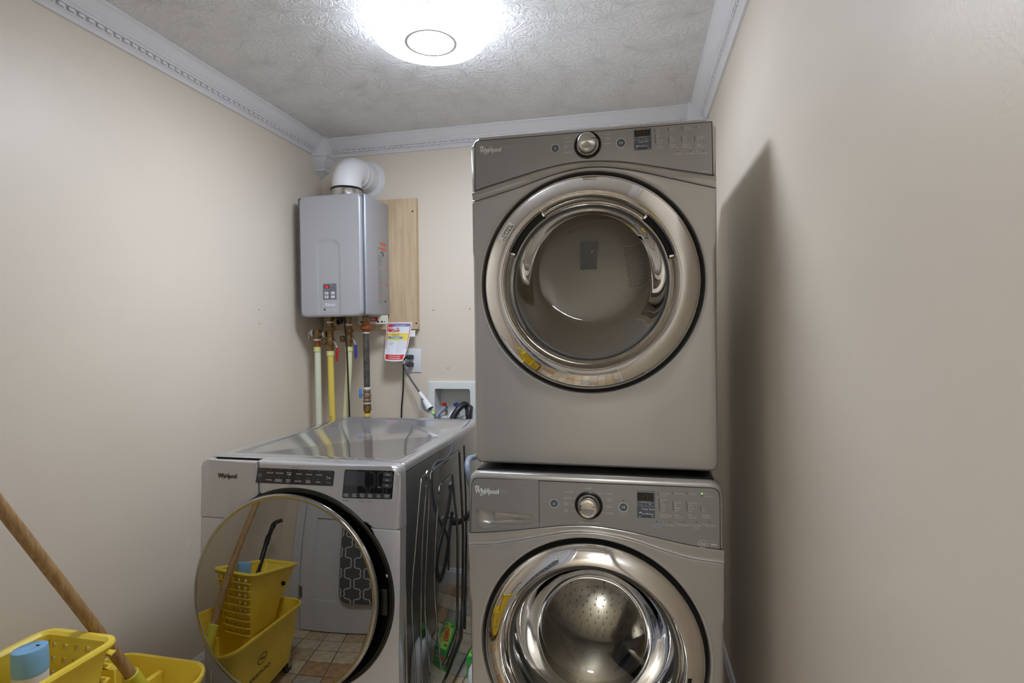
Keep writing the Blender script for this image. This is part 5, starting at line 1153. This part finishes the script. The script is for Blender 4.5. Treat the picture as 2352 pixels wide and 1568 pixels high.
# ------------------------------------------------------------------ service notice hanging from the board
t0 = 2.799
def warp_paper(p):
    """p.x in -1..1 across and p.z in 0..1 up the sheet"""
    u, v = p.x, p.z; w = .0505 + .0245 * (v ** .55)
    x = -1.2447 + .009 * v + u * w; z = 1.2255 + .2045 * v - .004 * (1 - u * u) * (1 - v) - .001 * u
    y = t0 - .004 - .055 * (1 - v) ** 1.6 - .006 * (1 - u * u) + p.y
    return Vector((x, y, z))
def sheet(bm, u0, u1, v0, v1, lift, nu=10, nv=14):
    G = [[bm.verts.new(warp_paper(Vector((u0 + (u1 - u0) * i / nu, lift, v0 + (v1 - v0) * j / nv)))) for j in range(nv + 1)] for i in range(nu + 1)]
    for i in range(nu):
        for j in range(nv): bm.faces.new((G[i][j], G[i + 1][j], G[i + 1][j + 1], G[i][j + 1]))
    return bm
t = thing('service_notice', 'curled paper service notice with a red stop sign, taped under the board', 'notice', (0, 0, 0))
bm = NB(); sheet(bm, -1, 1, 0, 1, 0); sheet(bm, -1, 1, 0, 1, .0004)
obj('sheet', bm, M_paper, t)
bm = NB()
for a in ((-.93, .93, .945, .962), (-.93, -.88, .30, .955), (.88, .93, .30, .955), (-.90, .90, .035, .165)): sheet(bm, *a, -.0004, 8, 6)
bm.faces.new([bm.verts.new(warp_paper(Vector((-.64 + .27 * math.cos(PI / 8 + PI / 4 * i), -.0010, .845 + .105 * math.sin(PI / 8 + PI / 4 * i))))) for i in range(8)]); flat('red_print', bm, M_pred, t, 'stuff')
bm = NB(); sheet(bm, -.60, .87, .888, .945, -.0005, 8, 3); sheet(bm, -.78, .46, .575, .625, -.0009, 8, 3); flat('blue_print', bm, M_pblue, t, 'stuff')
bm = NB(); sheet(bm, -.86, .86, .53, .715, -.0006, 8, 4); flat('yellow_print', bm, M_pyel, t, 'stuff')
def ptext(bm, s, u, v, h, al='C', sh=0, bold=.01, wm=1.0, lift=-.0013): # h in sheet heights
    text(bm, s, h * 2.75, Matrix.Translation((u, lift, v)) @ Matrix.Scale(1, 4) @ Matrix.Rotation(PI / 2, 4, 'X'), al, sh, bold, wm, warp=lambda p: warp_paper(Vector((p.x, p.y, v + (p.z - v) / 2.75))))
bm = NB(); ptext(bm, 'STOP', -.64, .845, .062, 'C', 0, .03, .82); ptext(bm, '(317) 466-6463', -.16, .600, .034, 'C', 0, .02, .85); ptext(bm, 'THIS EQUIPMENT HAS BEEN SERVICED BY', .14, .927, .016, 'C', 0, .01, .72); ptext(bm, 'PLEASE KEEP FOR FUTURE REFERENCE', .14, .905, .016, 'C', 0, .01, .72)
ptext(bm, 'We Guarantee On-Time Arrival', 0, .125, .030, 'C', 0, .015, .70); ptext(bm, 'or Your Scheduled Call is FREE!', 0, .075, .032, 'C', 0, .015, .68); flat('white_print', bm, M_paper, t, 'stuff')
bm = NB(); ptext(bm, 'Quik', -.16, .790, .060, 'C', .2, .045, 1.35); flat('orange_print', bm, M_porange, t, 'stuff')
bm = NB(); ptext(bm, 'MISTER', -.05, .842, .022, 'C', 0, .02); ptext(bm, 'OPEN UNTIL MIDNIGHT', -.16, .688, .021, 'C', 0, .0, .75); ptext(bm, "WE'RE ON THE WAY", -.16, .652, .021, 'C', 0, 0, .75); ptext(bm, 'Install  11/4', -.58, .475, .020, 'L', 0, 0, .8); ptext(bm, 'Gas  Water  H', -.58, .448, .020, 'L', 0, 0, .8); ptext(bm, 'By Larry', -.58, .420, .020, 'L', 0, 0, .8); flat('dark_print', bm, M_printdk, t, 'stuff')
bm = NB(); ptext(bm, 'Plumbing Heating Cooling Electrical', -.16, .738, .012, 'C', 0, 0, .7)
for j in range(12):
    v = .500 - .026 * j; q = .86 - .12 * j / 12
    for a, b in ((-q, -q + .14), (.08, .30), (.34, .52), (.56, q - .06)): sheet(bm, a, b, v, v + .004, -.0005, 2, 1)
flat('ruled_lines', bm, M_pgrey, t); t.children[-1]['kind'] = 'stuff'
bm = NB(); rbox(bm, -1.176, -1.145, 2.800, 2.8025, 1.352, 1.386); v = [x for x in bm.verts if x.co.z < 1.36]
for x in v: x.co.y -= .02; x.co.x += .006
obj('tape', bm, mat('clear_tape', lin(226, 226, 222), .3), t)

# ------------------------------------------------------------------ outlet and its two cords
t = thing('wall_outlet', 'white duplex outlet plate behind two plugged-in cords', 'outlet', (-1.178, YB, 1.2212))
bm = NB(); rbox(bm, -.0505, .0505, -.0065, 0, -.0655, .0655, .004, 2); obj('cover_plate', bm, M_white, t)
for z in (.020, -.020): bm = NB(); lathe(bm, [(.0172, 0), (.0172, .0015), (.016, .002)], facing(0, -.0060, z), 24, cap1=True); obj('socket', bm, M_white, t)
bm = NB(); lathe(bm, [(.003, 0), (.0025, .001), (.0003, .0012)], facing(0, -.0065, 0), 10); obj('screw', bm, M_steel, t)
def plugbody(bm, x, y, z, l, w, h, tilt):
    rbox(bm, -w / 2, w / 2, -l, 0, -h / 2, h / 2, .004, 2); rbox(bm, -w * .36, w * .36, -l - .008, -l, -h * .36, h * .36, .003, 1)
    bmesh.ops.transform(bm, matrix=Matrix.Translation((x, y, z)) @ Matrix.Rotation(tilt, 4, 'Z'), verts=bm.verts)
t = thing('power_cord', 'black power cord hanging straight down from the upper socket', 'cord', (-1.178, 2.83, 1.241))
O = Vector((-1.178, 2.83, 1.241))
bm = NB(); plugbody(bm, .002, 0, 0, .030, .026, .024, math.radians(-28)); obj('plug', bm, M_plug, t)
bm = NB(); tube(bm, [Vector(p) - O for p in ((-1.194, 2.797, 1.241), (-1.203, 2.788, 1.235), (-1.2095, 2.786, 1.215), (-1.2110, 2.788, 1.17), (-1.214, 2.785, 1.06), (-1.222, 2.780, .96), (-1.222, 2.775, .80), (-1.21, 2.77, .4), (-1.2, 2.74, .012))], .0042, 10, 6); obj('cable', bm, M_cable, t)
bm = NB(); tube(bm, [Vector(p) - O for p in ((-1.2070, 2.7865, 1.226), (-1.2100, 2.786, 1.206))], .0068, 12, 2, False); obj('cord_tag', bm, M_white, t)
t = thing('power_cord', 'grey appliance cord slanting right from the lower socket, with a white paper sleeve', 'cord', (-1.178, 2.83, 1.201))
O = Vector((-1.178, 2.83, 1.201))
bm = NB(); plugbody(bm, .002, 0, 0, .036, .022, .026, math.radians(-20)); obj('plug', bm, M_plug, t)
pts = [(-1.194, 2.795, 1.203), (-1.201, 2.782, 1.200), (-1.200, 2.778, 1.186), (-1.190, 2.776, 1.165), (-1.155, 2.768, 1.115), (-1.104, 2.755, 1.052), (-1.050, 2.735, .985), (-1.000, 2.712, .928), (-.955, 2.69, .87), (-.92, 2.67, .70), (-.9, 2.65, .3), (-.92, 2.62, .012)]
bm = NB(); tube(bm, [Vector(p) - O for p in pts], .0050, 10, 6); obj('cable', bm, M_cableg, t)
a, b = Vector((-1.108, 2.756, 1.057)) - O, Vector((-1.041, 2.731, .974)) - O; d = (b - a); q = d.to_track_quat('Z', 'Y').to_matrix().to_4x4()
bm = NB(); lathe(bm, [(.0075, 0), (.011, .03), (.0205, d.length), (.0195, d.length - .001), (.010, .03), (.0068, .001)], Matrix.Translation(a) @ q, 24); obj('paper_sleeve', bm, M_paper, t)
bm = NB(); text(bm, 'UL', .012, Matrix.Translation(a + d * .40 + Vector((-.002, -.0165, .0))) @ Matrix.Rotation(PI / 2, 4, 'X') @ Matrix.Rotation(math.radians(-52), 4, 'Z'), 'C', 0, .02); flat('sleeve_print', bm, M_printdk, t, 'stuff')
P4 = [Vector(p) - O for p in ((-1.100, 2.762, 1.040), (-1.118, 2.762, .965), (-1.048, 2.750, .948), (-1.050, 2.752, .985))]
bm = NB(); v = [bm.verts.new(p) for p in P4] + [bm.verts.new(p + Vector((0, .0006, 0))) for p in P4]; bm.faces.new(v[:4]); bm.faces.new(v[4:][::-1])
for i in range(4): bm.faces.new((v[i], v[4 + i], v[4 + (i + 1) % 4], v[(i + 1) % 4]))
obj('warning_tag', bm, M_tag, t, smooth=False)
bm = NB(); 
for i in range(9):
    s = .12 + i * .09; l = P4[0].lerp(P4[1], s); r_ = P4[3].lerp(P4[2], s); n_ = Vector((0, -.0008, 0)); l2, r2 = l.lerp(r_, .1), l.lerp(r_, .9); h_ = (P4[1] - P4[0]) * .022
    for k in range(5):
        x0 = l2.lerp(r2, k / 5); x1 = l2.lerp(r2, (k + random.uniform(.55, .9)) / 5); bm.faces.new([bm.verts.new(c + n_) for c in (x0, x1, x1 + h_, x0 + h_)])
o = flat('tag_print', bm, M_pgrey, t, 'stuff'); o['kind'] = 'stuff'
bm = NB(); c0, c1_ = Vector((-1.030, 2.7265, .962)) - O, Vector((-1.016, 2.720, .946)) - O; tube(bm, [c0, c1_], .0066, 12, 2, False); obj('lime_band', bm, M_lime, t)

# ------------------------------------------------------------------ recessed laundry valve box
t = thing('valve_box', 'white recessed laundry valve box in the back wall', 'valve box', (-.952, YB, .90))
W2, oz = .10, .90
bm = NB()
rim(bm, arcs([(-.137, -.055), (.130, -.055), (.130, .2085), (-.137, .2085)], .004, 3), (0, .075), arcs([(-.1, -.018), (.1, -.018), (.1, .1685), (-.1, .1685)], .008, 4), -.008, .003, 0, .010)
obj('face_frame', bm, M_boxwhite, t)
bm = NB(); V = [[bm.verts.new((x * s, y, z)) for x, z in ((-.1, -.018), (.1, -.018), (.1, .1685), (-.1, .1685))] for y, s in ((-.004, 1), (.085, .97))]
for i in range(4): bm.faces.new((V[0][i], V[0][(i + 1) % 4], V[1][(i + 1) % 4], V[1][i]))
bm.faces.new(V[1]); obj('recess', bm, M_boxin, t, smooth=False)
bm = NB(); rbox(bm, -.099, .099, -.002, .06, -.017, .018, .003, 1); obj('valve_shelf', bm, M_boxwhite, t)
for x, mm, nm in ((-.055, M_red, 'red tap handle'), (.012, M_blue, 'blue tap handle')):
    bm = NB(); cyl(bm, x + .006, .035, .014, .052, .0085, 14); lathe(bm, [(.010, 0), (.0125, .004), (.0125, .022), (.010, .026)], facing(x + .004, .040, .058), 16, cap0=True, cap1=True); obj('tap', bm, M_tap, t)
    bm = NB(); rbox(bm, -.013, .013, -.006, .006, -.006, .010, .004, 2); bmesh.ops.transform(bm, matrix=Matrix.Translation((x, .018, .082)) @ Matrix.Rotation(math.radians(-25), 4, 'Y'), verts=bm.verts); obj('tap_handle', bm, mm, t, label=nm)
def hose(name, label, pts, r, m, ribs=False):
    O = Vector(pts[-1]); t = thing(name, label, 'hose', O); bm = NB(); tube(bm, [Vector(p) - O for p in pts], r, 14, 7); obj('hose_body', bm, m, t)
    a, b = Vector(pts[0]), Vector(pts[1]); d = (b - a).normalized(); q = d.to_track_quat('Z', 'Y').to_matrix().to_4x4()
    bm = NB(); lathe(bm, [(r * 1.02, .0), (r * 1.3, .002), (r * 1.3, .018), (r * 1.02, .020)], Matrix.Translation(a - O) @ q, 14, cap0=True, cap1=True); obj('coupling', bm, M_steel, t)
    return t
hose('water_hose', 'pale grey water hose curving down from the red tap', [(-1.003, 2.868, .962), (-1.008, 2.845, .958), (-1.030, 2.815, .930), (-1.040, 2.80, .88), (-1.035, 2.78, .70), (-1.0, 2.74, .45), (-.93, 2.70, .25), (-.9, 2.68, .10)], .0125, M_hosegrey)
hose('water_hose', 'braided silver water hose curving down from the blue tap', [(-.936, 2.868, .962), (-.944, 2.845, .955), (-.962, 2.815, .925), (-.972, 2.80, .87), (-.95, 2.78, .70), (-.90, 2.74, .52), (-.72, 2.70, .44), (-.58, 2.62, .46), (-.5, 2.50, .52), (-.45, 2.40, .55), (-.44, 2.33, .55)], .0105, M_braid)
t = hose('drain_hose', 'thick black drain hose arching out of the valve box', [(-.872, 2.875, .925), (-.874, 2.868, .950), (-.882, 2.835, .985), (-.902, 2.80, .972), (-.926, 2.775, .932), (-.934, 2.765, .88), (-.92, 2.76, .74), (-.84, 2.75, .60), (-.70, 2.70, .50), (-.58, 2.60, .46), (-.52, 2.46, .50)], .0165, M_hoseblk)
bm = NB()
for i in range(5): 
    a = Vector((-.922 - .0024 * i, 2.779 - .002 * i, .938 - .009 * i)) - t.location; lathe(bm, [(.0165, -.002), (.0185, 0), (.0165, .002)], Matrix.Translation(a) @ Matrix.Rotation(.35, 4, 'Y'), 14)
obj('hose_ribs', bm, M_hoseblk, t); t.children[-1]['kind'] = 'stuff'
hose('drain_hose', 'short black drain hose dropping beside the right edge of the valve box', [(-.856, 2.86, .945), (-.853, 2.835, .968), (-.853, 2.815, .955), (-.854, 2.805, .90), (-.855, 2.80, .70), (-.84, 2.79, .3), (-.78, 2.75, .05)], .0165, M_hoseblk)
hose('water_hose', 'blue-grey water hose looping between the washers near the top', [(-.56, 2.33, .93), (-.575, 2.33, .915), (-.60, 2.26, .885), (-.615, 2.12, .875), (-.61, 2.0, .89), (-.60, 1.95, .86), (-.585, 1.98, .76), (-.575, 2.06, .66), (-.57, 2.16, .58), (-.56, 2.26, .50), (-.55, 2.33, .42), (-.54, 2.36, .30)], .0110, M_hosegrey)
hose('drain_hose', 'black drain hose sagging low between the washers', [(-.545, 2.36, .72), (-.56, 2.34, .70), (-.585, 2.22, .64), (-.60, 2.08, .57), (-.60, 2.0, .48), (-.59, 2.08, .38), (-.57, 2.22, .40), (-.55, 2.34, .50), (-.54, 2.42, .56)], .0150, M_hoseblk)

# ------------------------------------------------------------------ mop bucket, mop and spray can
def rrect(x0, x1, y0, y1, r, n=5):
    out = []
    for cx, cy, a in ((x1 - r, y1 - r, 0), (x0 + r, y1 - r, 90), (x0 + r, y0 + r, 180), (x1 - r, y0 + r, 270)):
        for k in range(n + 1): q = math.radians(a + 90 * k / n); out.append((cx + r * math.cos(q), cy + r * math.sin(q)))
    return out
def loft(bm, loops, cap0=False, cap1=False):
    V = [[bm.verts.new(p) for p in l] for l in loops]; n = len(V[0])
    for A, B in zip(V, V[1:]):
        for i in range(n): bm.faces.new((A[i], A[(i + 1) % n], B[(i + 1) % n], B[i]))
    if cap0: bm.faces.new(V[0][::-1])
    if cap1: bm.faces.new(V[-1])
    return V
BX, BY = -1.440, 1.105
t = thing('mop_bucket', 'yellow wheeled mop bucket on the tiles before the silver washer', 'bucket', (BX, BY, 0))
KB = Matrix.Diagonal((1.07, 1.20, .84, 1.0))
def bl(z, k, r, zf=0.0): # loop of the bucket body; zf lifts the rim over the near half
    P = rrect(-.125 - .052 * k, .125 + .052 * k, -.215 - .062 * k, .215 + .065 * k, r, 7)
    return [(x, y, z + zf * max(0, min(1, (-y - .0) / .06))) for x, y in P]
bm = NB(); loft(bm, [bl(.085, 0, .05), bl(.090, .02, .05), bl(.25, .45, .06), bl(.405, .90, .075, .02), bl(.414, 1.04, .08, .02), bl(.428, 1.10, .082, .02), bl(.434, 1.06, .08, .02), bl(.432, .94, .075, .02), bl(.405, .86, .072, .02), bl(.25, .41, .055), bl(.098, -.03, .045)], cap0=True, cap1=True)
body = obj('bucket_body', bm, M_yellow, t)
bm = NB(); text(bm, 'CAUTION', .020, Matrix.Translation((.1462, .07, .215)) @ Matrix.Rotation(PI / 2, 4, 'Z') @ Matrix.Rotation(math.radians(99), 4, 'X'), 'C', 0, .02)
a = (.003, .2570, .275)
Mx = Matrix.Translation((.1590, .07, .29)) @ Matrix.Rotation(PI / 2, 4, 'Z') @ Matrix.Rotation(math.radians(99), 4, 'X')
for q in range(24):
    a0, a1 = 2 * PI * q / 24, 2 * PI * (q + 1) / 24
    bm.faces.new([bm.verts.new(Mx @ Vector((r * math.cos(w), r * math.sin(w), 0))) for r, w in ((.026, a0), (.030, a0), (.030, a1), (.026, a1))])
bm.faces.new([bm.verts.new(Mx @ Vector(p)) for p in ((-.02, -.003, 0), (-.014, -.009, 0), (.02, .004, 0), (.014, .010, 0))])
flat('caution_print', bm, M_printdk, t, 'stuff')
bm = NB(); rbox(bm, -.158, -.095, .215, .236, .20, .43, .004, 1); rbox(bm, .00, .016, .14, .262, .12, .405, .003, 1); obj('inner_rib', bm, M_yellow, t)
for sx in (-1, 1):
    for sy in (-1, 1):
        x, y = sx * .10, sy * .20
        bm = NB(); cyl(bm, x, y, .062, .088, .018, 14); rbox(bm, x - .017, x - .013, y - .02, y + .02, .03, .066, .001, 1); rbox(bm, x + .013, x + .017, y - .02, y + .02, .03, .066, .001, 1); c = obj('caster', bm, M_steel, t)
        bm = NB(); lathe(bm, [(.010, -.012), (.033, -.012), (.0375, -.008), (.0375, .008), (.033, .012), (.010, .012)], toX(x, y + .006, .038), 22, cap0=True, cap1=True); obj('wheel', bm, M_rubber, c)
bm = NB(); tube(bm, [(.15, .290 - .0, .395), (.135, .300, .33), (.10, .305, .26), (.04, .300, .20), (.0, .297, .185)], .0038, 8, 5); obj('bail_wire', bm, M_steel, t)

for o in t.children_recursive:
    if o.type == 'MESH': o.data.transform(KB)

WRX, WRY = -1.444, 1.003
t = thing('mop_wringer', 'yellow side-press wringer with square drain holes, seated on the mop bucket', 'wringer', (WRX, WRY, .316))
zT = .262
def wl_(z, k, o=0): # k 0 bottom .. 1 top
    return [(x, y, z) for x, y in rrect(-.070 - .028 * k - o, .066 + .030 * k + o, -.090 - .140 * k - o, .112 + .038 * k + o, .022 + o, 4)]
bm = NB()
# shell: outer and inner skin; the far wall is a separate holed plate
L_out = [wl_(z, k) for z, k in ((-.02, 0), (.03, .12), (.13, .52), (.215, .86), (.246, .97))]
V = []
def is_back(p): return p[1] > .10
keep = lambda a, b: not (abs(a.co.y - b.co.y) < .004 and a.co.y > .108 and a.co.z < .25)
def shell(loops):
    V = [[bm.verts.new(p) for p in l] for l in loops]; n = len(V[0])
    for A, B in zip(V, V[1:]):
        ymax = max(v.co.y for v in A)
        for i in range(n):
            j = (i + 1) % n
            if A[i].co.y > ymax - .003 and A[j].co.y > ymax - .003: continue
            bm.faces.new((A[i], A[j], B[j], B[i]))
    return V
A_ = shell(L_out); B_ = shell([wl_(z, k, -.004) for z, k in ((-.02, 0), (.03, .12), (.13, .52), (.215, .86), (.246, .97))])
rimL = [wl_(.240, .95, .001), wl_(.246, .97, .012), wl_(.256, .98, .016), wl_(zT, .99, .013), wl_(zT + .001, .99, .002), wl_(.256, .98, -.005), wl_(.244, .96, -.0045)]
loft(bm, rimL); obj('wringer_shell', bm, M_yellow, t)
# perforated wall
bm = NB(); nx, nz = 5, 8; x0, x1 = -.080, .080
def wp(u, w, off): # u across, w 0..1 up
    z = -.02 + (.248 + .02) * w; k = max(0, min(1, w)) ; y = .112 + .038 * (w ** 1.1) - off
    hw = .060 + .022 * w
    return (-.001 + (u * 2 - 1) * hw, y, z)
us = [0]; 
for i in range(nx): us += [(i + .26) / nx, (i + .70) / nx]
us.append(1); ws = [0]
for j in range(nz): ws += [(j + .26) / nz, (j + .68) / nz]
ws.append(1)
for off in (0, .005):
    G = [[bm.verts.new(wp(u, w, off)) for w in ws] for u in us]
    for i in range(len(us) - 1):
        for j in range(len(ws) - 1):
            if i % 2 == 1 and j % 2 == 1: continue
            bm.faces.new((G[i][j], G[i + 1][j], G[i + 1][j + 1], G[i][j + 1]))
for i in range(nx):
    for j in range(nz):
        c = [(us[2 * i + 1], ws[2 * j + 1]), (us[2 * i + 2], ws[2 * j + 1]), (us[2 * i + 2], ws[2 * j + 2]), (us[2 * i + 1], ws[2 * j + 2])]
        f = [bm.verts.new(wp(u, w, 0)) for u, w in c]; b = [bm.verts.new(wp(u, w, .005)) for u, w in c]
        for q in range(4): bm.faces.new((f[q], f[(q + 1) % 4], b[(q + 1) % 4], b[q]))
pw = obj('perforated_wall', bm, M_yellow, t, smooth=False)
for j in range(nz):
    w = j / nz + .02; bm = NB(); a, b = wp(-.04, w, 0), wp(1.10, w, 0)
    v = [bm.verts.new(p) for p in ((a[0], a[1], a[2] - .002), (b[0], b[1], b[2] - .002), (b[0], b[1], b[2] + .002), (a[0], a[1], a[2] + .002), (a[0] + .01, a[1] + .016, a[2] + .001), (b[0] - .004, b[1] + .016, b[2] + .001), (b[0] - .004, b[1] + .016, b[2] + .004), (a[0] + .01, a[1] + .016, a[2] + .004))]
    for f in ((0, 1, 5, 4), (3, 7, 6, 2), (4, 5, 6, 7), (0, 4, 7, 3), (1, 2, 6, 5)): bm.faces.new([v[i] for i in f])
    obj('drain_fin', bm, M_yellow, pw)
bm = NB(); tube(bm, [(-.085, -.13, .19), (-.10, -.18, .26), (-.118, -.24, .36), (-.13, -.29, .43), (-.134, -.32, .475), (-.135, -.40, .50)], .0135, 12, 5); lv = obj('lever', bm, M_black, t)
bm = NB(); tube(bm, [(-.116, -.235, .350), (-.124, -.262, .392)], .0165, 12, 2, False); tube(bm, [(-.132, -.302, .448), (-.134, -.318, .470)], .0165, 12, 2, False); obj('lever_ferrule', bm, M_black, lv)
bm = NB(); lathe(bm, [(.012, 0), (.012, .008), (.008, .012)], toX(.092, -.10, .17), 14, cap1=True); obj('pivot_bolt', bm, M_black, t)

KW = Matrix.Diagonal((1.116, 1.17, 1.0, 1.0))
for o in t.children_recursive:
    if o.type == 'MESH': o.data.transform(KW)

t = thing('mop', 'string mop standing in the yellow bucket, worn wooden handle running behind the wringer', 'mop', (-1.40, 1.33, .16))
O = Vector((-1.40, 1.33, .16)); B0 = Vector((-1.419, 1.310, .3849)); dv = (Vector((-1.465, 1.0125, .9677)) - B0).normalized()
top = B0 + dv * 1.22; lo = B0 - dv * .10
bm = NB(); tube(bm, [lo + (top - lo) * (i / 24) - O + Vector((0, 0, .004 * math.sin(PI * i / 24))) for i in range(25)], lambda s: .0150 if s < .97 else .0150 * math.sqrt(max(.05, 1 - ((s - .97) / .03) ** 2)), 16, 1, False); obj('handle', bm, M_handle, t)
M = Matrix.Translation(lo - dv * .02 - O) @ dv.to_track_quat('Z', 'Y').to_matrix().to_4x4()
bm = NB(); lathe(bm, [(.013, -.05), (.019, -.04), (.0205, .09), (.0215, .135), (.0190, .138), (.0150, .136)], M, 20, cap0=True); cl = obj('clamp_socket', bm, M_yclamp, t)
bm = NB(); rbox(bm, -.065, .065, -.014, .014, -.075, -.045, .006, 2); bmesh.ops.transform(bm, matrix=M, verts=bm.verts); obj('clamp_bar', bm, M_yclamp, t)
for q in (.10, .07): 
    bm = NB(); lathe(bm, [(.004, 0), (.003, .0015), (.0003, .002)], M @ Matrix.Translation((0, .0195, q)) @ Matrix.Rotation(-PI / 2, 4, 'X'), 10); obj('rivet', bm, M_steel, cl)
bm = NB(); random.seed(11); base_ = M @ Vector((0, 0, -.07))
for i in range(90):
    p = M @ Vector((random.uniform(-.06, .06), random.uniform(-.01, .01), -.065)); a = random.uniform(0, 2 * PI); r = random.uniform(.03, .11)
    e = Vector((max(-.12, min(.09, p.x + r * math.cos(a) - .0)), max(-.17, min(.05, p.y + r * math.sin(a))), -.068 + random.uniform(0, .035)))
    m_ = (p + e) / 2 + Vector((random.uniform(-.02, .02), random.uniform(-.02, .02), .015)); tube(bm, [p, m_, e, e + Vector((random.uniform(-.03, .03), random.uniform(-.03, .03), -.003))], .0028, 5, 3)
o = obj('mop_strings', bm, M_strand, t); o['kind'] = 'stuff'

t = thing('spray_can', 'white aerosol can with a pale blue cap, standing in the wringer', 'spray can', (-1.468, 1.072, .308))
bm = NB(); lathe(bm, [(.036, .0), (.0415, .004), (.0435, .02), (.0435, .228), (.0430, .232)], None, 40, cap0=True); bmesh.ops.transform(bm, matrix=Matrix.Diagonal((.84, .84, 1, 1)), verts=bm.verts); obj('can_body', bm, M_white, t)
bm = NB(); lathe(bm, [(.0440, .2325), (.0447, .236), (.0447, .2420), (.0441, .268), (.0437, .287), (.0420, .2915), (.036, .2935), (.022, .2915), (.0004, .2895)], None, 48)
for v in bm.verts:
    if v.co.z > .28: v.co.z += .10 * (v.co.x * .55 - v.co.y * .12)
bmesh.ops.transform(bm, matrix=Matrix.Diagonal((.84, .84, 1, 1)), verts=bm.verts); cp = obj('cap', bm, M_bluecap, t)
bm = NB(); bm.faces.new([bm.verts.new((.012 + .008 * math.cos(2 * PI * i / 16), .012 + .0028 * math.sin(2 * PI * i / 16), .2925)) for i in range(16)]); flat('nozzle_slot', bm, M_hole, cp)
bm = NB()
def wrap(p): a = math.radians(-40) + p.x / .0367; return Vector((.0370 * math.cos(a), .0370 * math.sin(a), p.y))
bm.faces.new([bm.verts.new(wrap(Vector((.018 * math.cos(2 * PI * i / 28), .205 + .0105 * math.sin(2 * PI * i / 28) + .004 * math.cos(2 * PI * i / 28))))) for i in range(28)]); lg = flat('label_oval', bm, M_bluelogo, t)
bm = NB(); text(bm, 'Sp', .013, Matrix.Identity(4), 'C', .15, .02, 1, warp=lambda p: wrap(Vector((p.x - .004, p.y + .205))) * 1.004); flat('label_lettering', bm, M_white, t, 'stuff')
t = thing('scoop_lid', 'small clear plastic lid resting beside the spray can', 'lid', (-1.395, 1.085, .445))
bm = NB(); lathe(bm, [(.0003, .004), (.022, .004), (.026, .002), (.027, -.004), (.0255, -.004), (.024, .000), (.0003, .0015)], Matrix.Rotation(math.radians(50), 4, 'X') @ Matrix.Rotation(math.radians(-25), 4, 'Y'), 28); obj('lid_shell', bm, mat('frosted_plastic', lin(206, 214, 196), .35), t)

# ------------------------------------------------------------------ things on the floor between the washers
t = thing('dryer_sheet_box', 'green dryer sheet carton lying on the floor between the two washers', 'box', (-.612, 2.185, .0), None)
bm = NB(); rbox(bm, -.043, .043, -.108, .108, 0, .088, .0015, 1); obj('carton', bm, M_boxgreen, t)
bm = NB()
bm.faces.new([bm.verts.new((x, y, .0884)) for x, y in ((-.036, -.10), (.02, -.104), (.038, -.06), (.030, .03), (.038, .09), (.0, .10), (-.03, .06), (-.036, -.02))]); flat('top_splash', bm, M_boxlime, t)
bm = NB(); text(bm, 'Gain', .040, Matrix.Translation((.002, .0, .0890)) @ Matrix.Rotation(-PI / 2 - .25, 4, 'Z'), 'C', .15, .05); flat('brand_lettering', bm, M_porange, t, 'stuff')
bm = NB()
for x, y, r in ((-.022, .07, .012), (.02, .075, .010), (-.024, -.075, .011), (.022, -.082, .009)): bm.faces.new([bm.verts.new((x + r * math.cos(2 * PI * i / 14), y + r * .8 * math.sin(2 * PI * i / 14), .0887)) for i in range(14)])
flat('top_spots', bm, M_boxdk, t, 'stuff')
bm = NB(); rbox(bm, .006, .030, -.1086, -.1080, .045, .075); p = obj('barcode_patch', bm, M_white, t, smooth=False)
bm = NB()
for i in range(9): quad(bm, .008 + i * .0022, .009 + i * .0022, .05, .072, -.1089)
flat('barcode_print', bm, M_printdk, p, 'stuff')
bm = NB(); quad(bm, -.034, -.008, .04, .058, -.1086); flat('end_print', bm, M_porange, t, 'stuff')
t = thing('detergent_jug', 'white plastic jug with a green cap, tucked between the two washers', 'jug', (-.535, 1.935, 0))
bm = NB(); loft(bm, [[(x, y, z) for x, y in rrect(-a, a, -b, b, r, 4)] for z, a, b, r in ((0, .048, .075, .02), (.006, .054, .082, .024), (.13, .054, .082, .024), (.165, .050, .076, .024), (.19, .038, .055, .024), (.20, .024, .026, .02), (.215, .022, .022, .02))], cap0=True, cap1=True); obj('jug_body', bm, M_white, t)
bm = NB(); lathe(bm, [(.025, .207), (.026, .212), (.025, .243), (.022, .246)], None, 20, cap0=True, cap1=True); obj('cap', bm, M_boxdk, t)
bm = NB(); tube(bm, [(0, .055, .17), (0, .075, .178), (0, .085, .15), (0, .082, .10)], .009, 10, 5); obj('jug_handle', bm, M_white, t)

# ------------------------------------------------------------------ ironing board on the door, seen only in the reflections
t = thing('ironing_board', 'ironing board in a grey quatrefoil cover hanging on the white door', 'ironing board', (-.985, YF + .06, .245))
bm = NB(); P = arcs([(-.175, 0), (.175, 0), (.175, .90), (.06, 1.22), (-.06, 1.22), (-.175, .90)], [.08, .08, .2, .05, .05, .2], 8)
plate(bm, [(-x, z) for x, z in P][::-1], .0, .022, .008, 3, Matrix.Rotation(PI, 4, 'Z')); obj('cover', bm, M_cloth, t)
bm = NB(); tube(bm, [(-.10, -.0285, .2), (.06, -.0285, 1.0)], .0055, 8, 1, False); tube(bm, [(.10, -.0285, .2), (-.06, -.0285, 1.0)], .0055, 8, 1, False); obj('folded_legs', bm, M_steel, t)
bm = NB(); tube(bm, [(-.03, .004, 1.19), (-.03, .004, 1.30), (-.03, -.026, 1.33), (.03, -.026, 1.33), (.03, .004, 1.30), (.03, .004, 1.19)], .004, 8, 1, False); obj('hanging_hook', bm, M_steel, t)
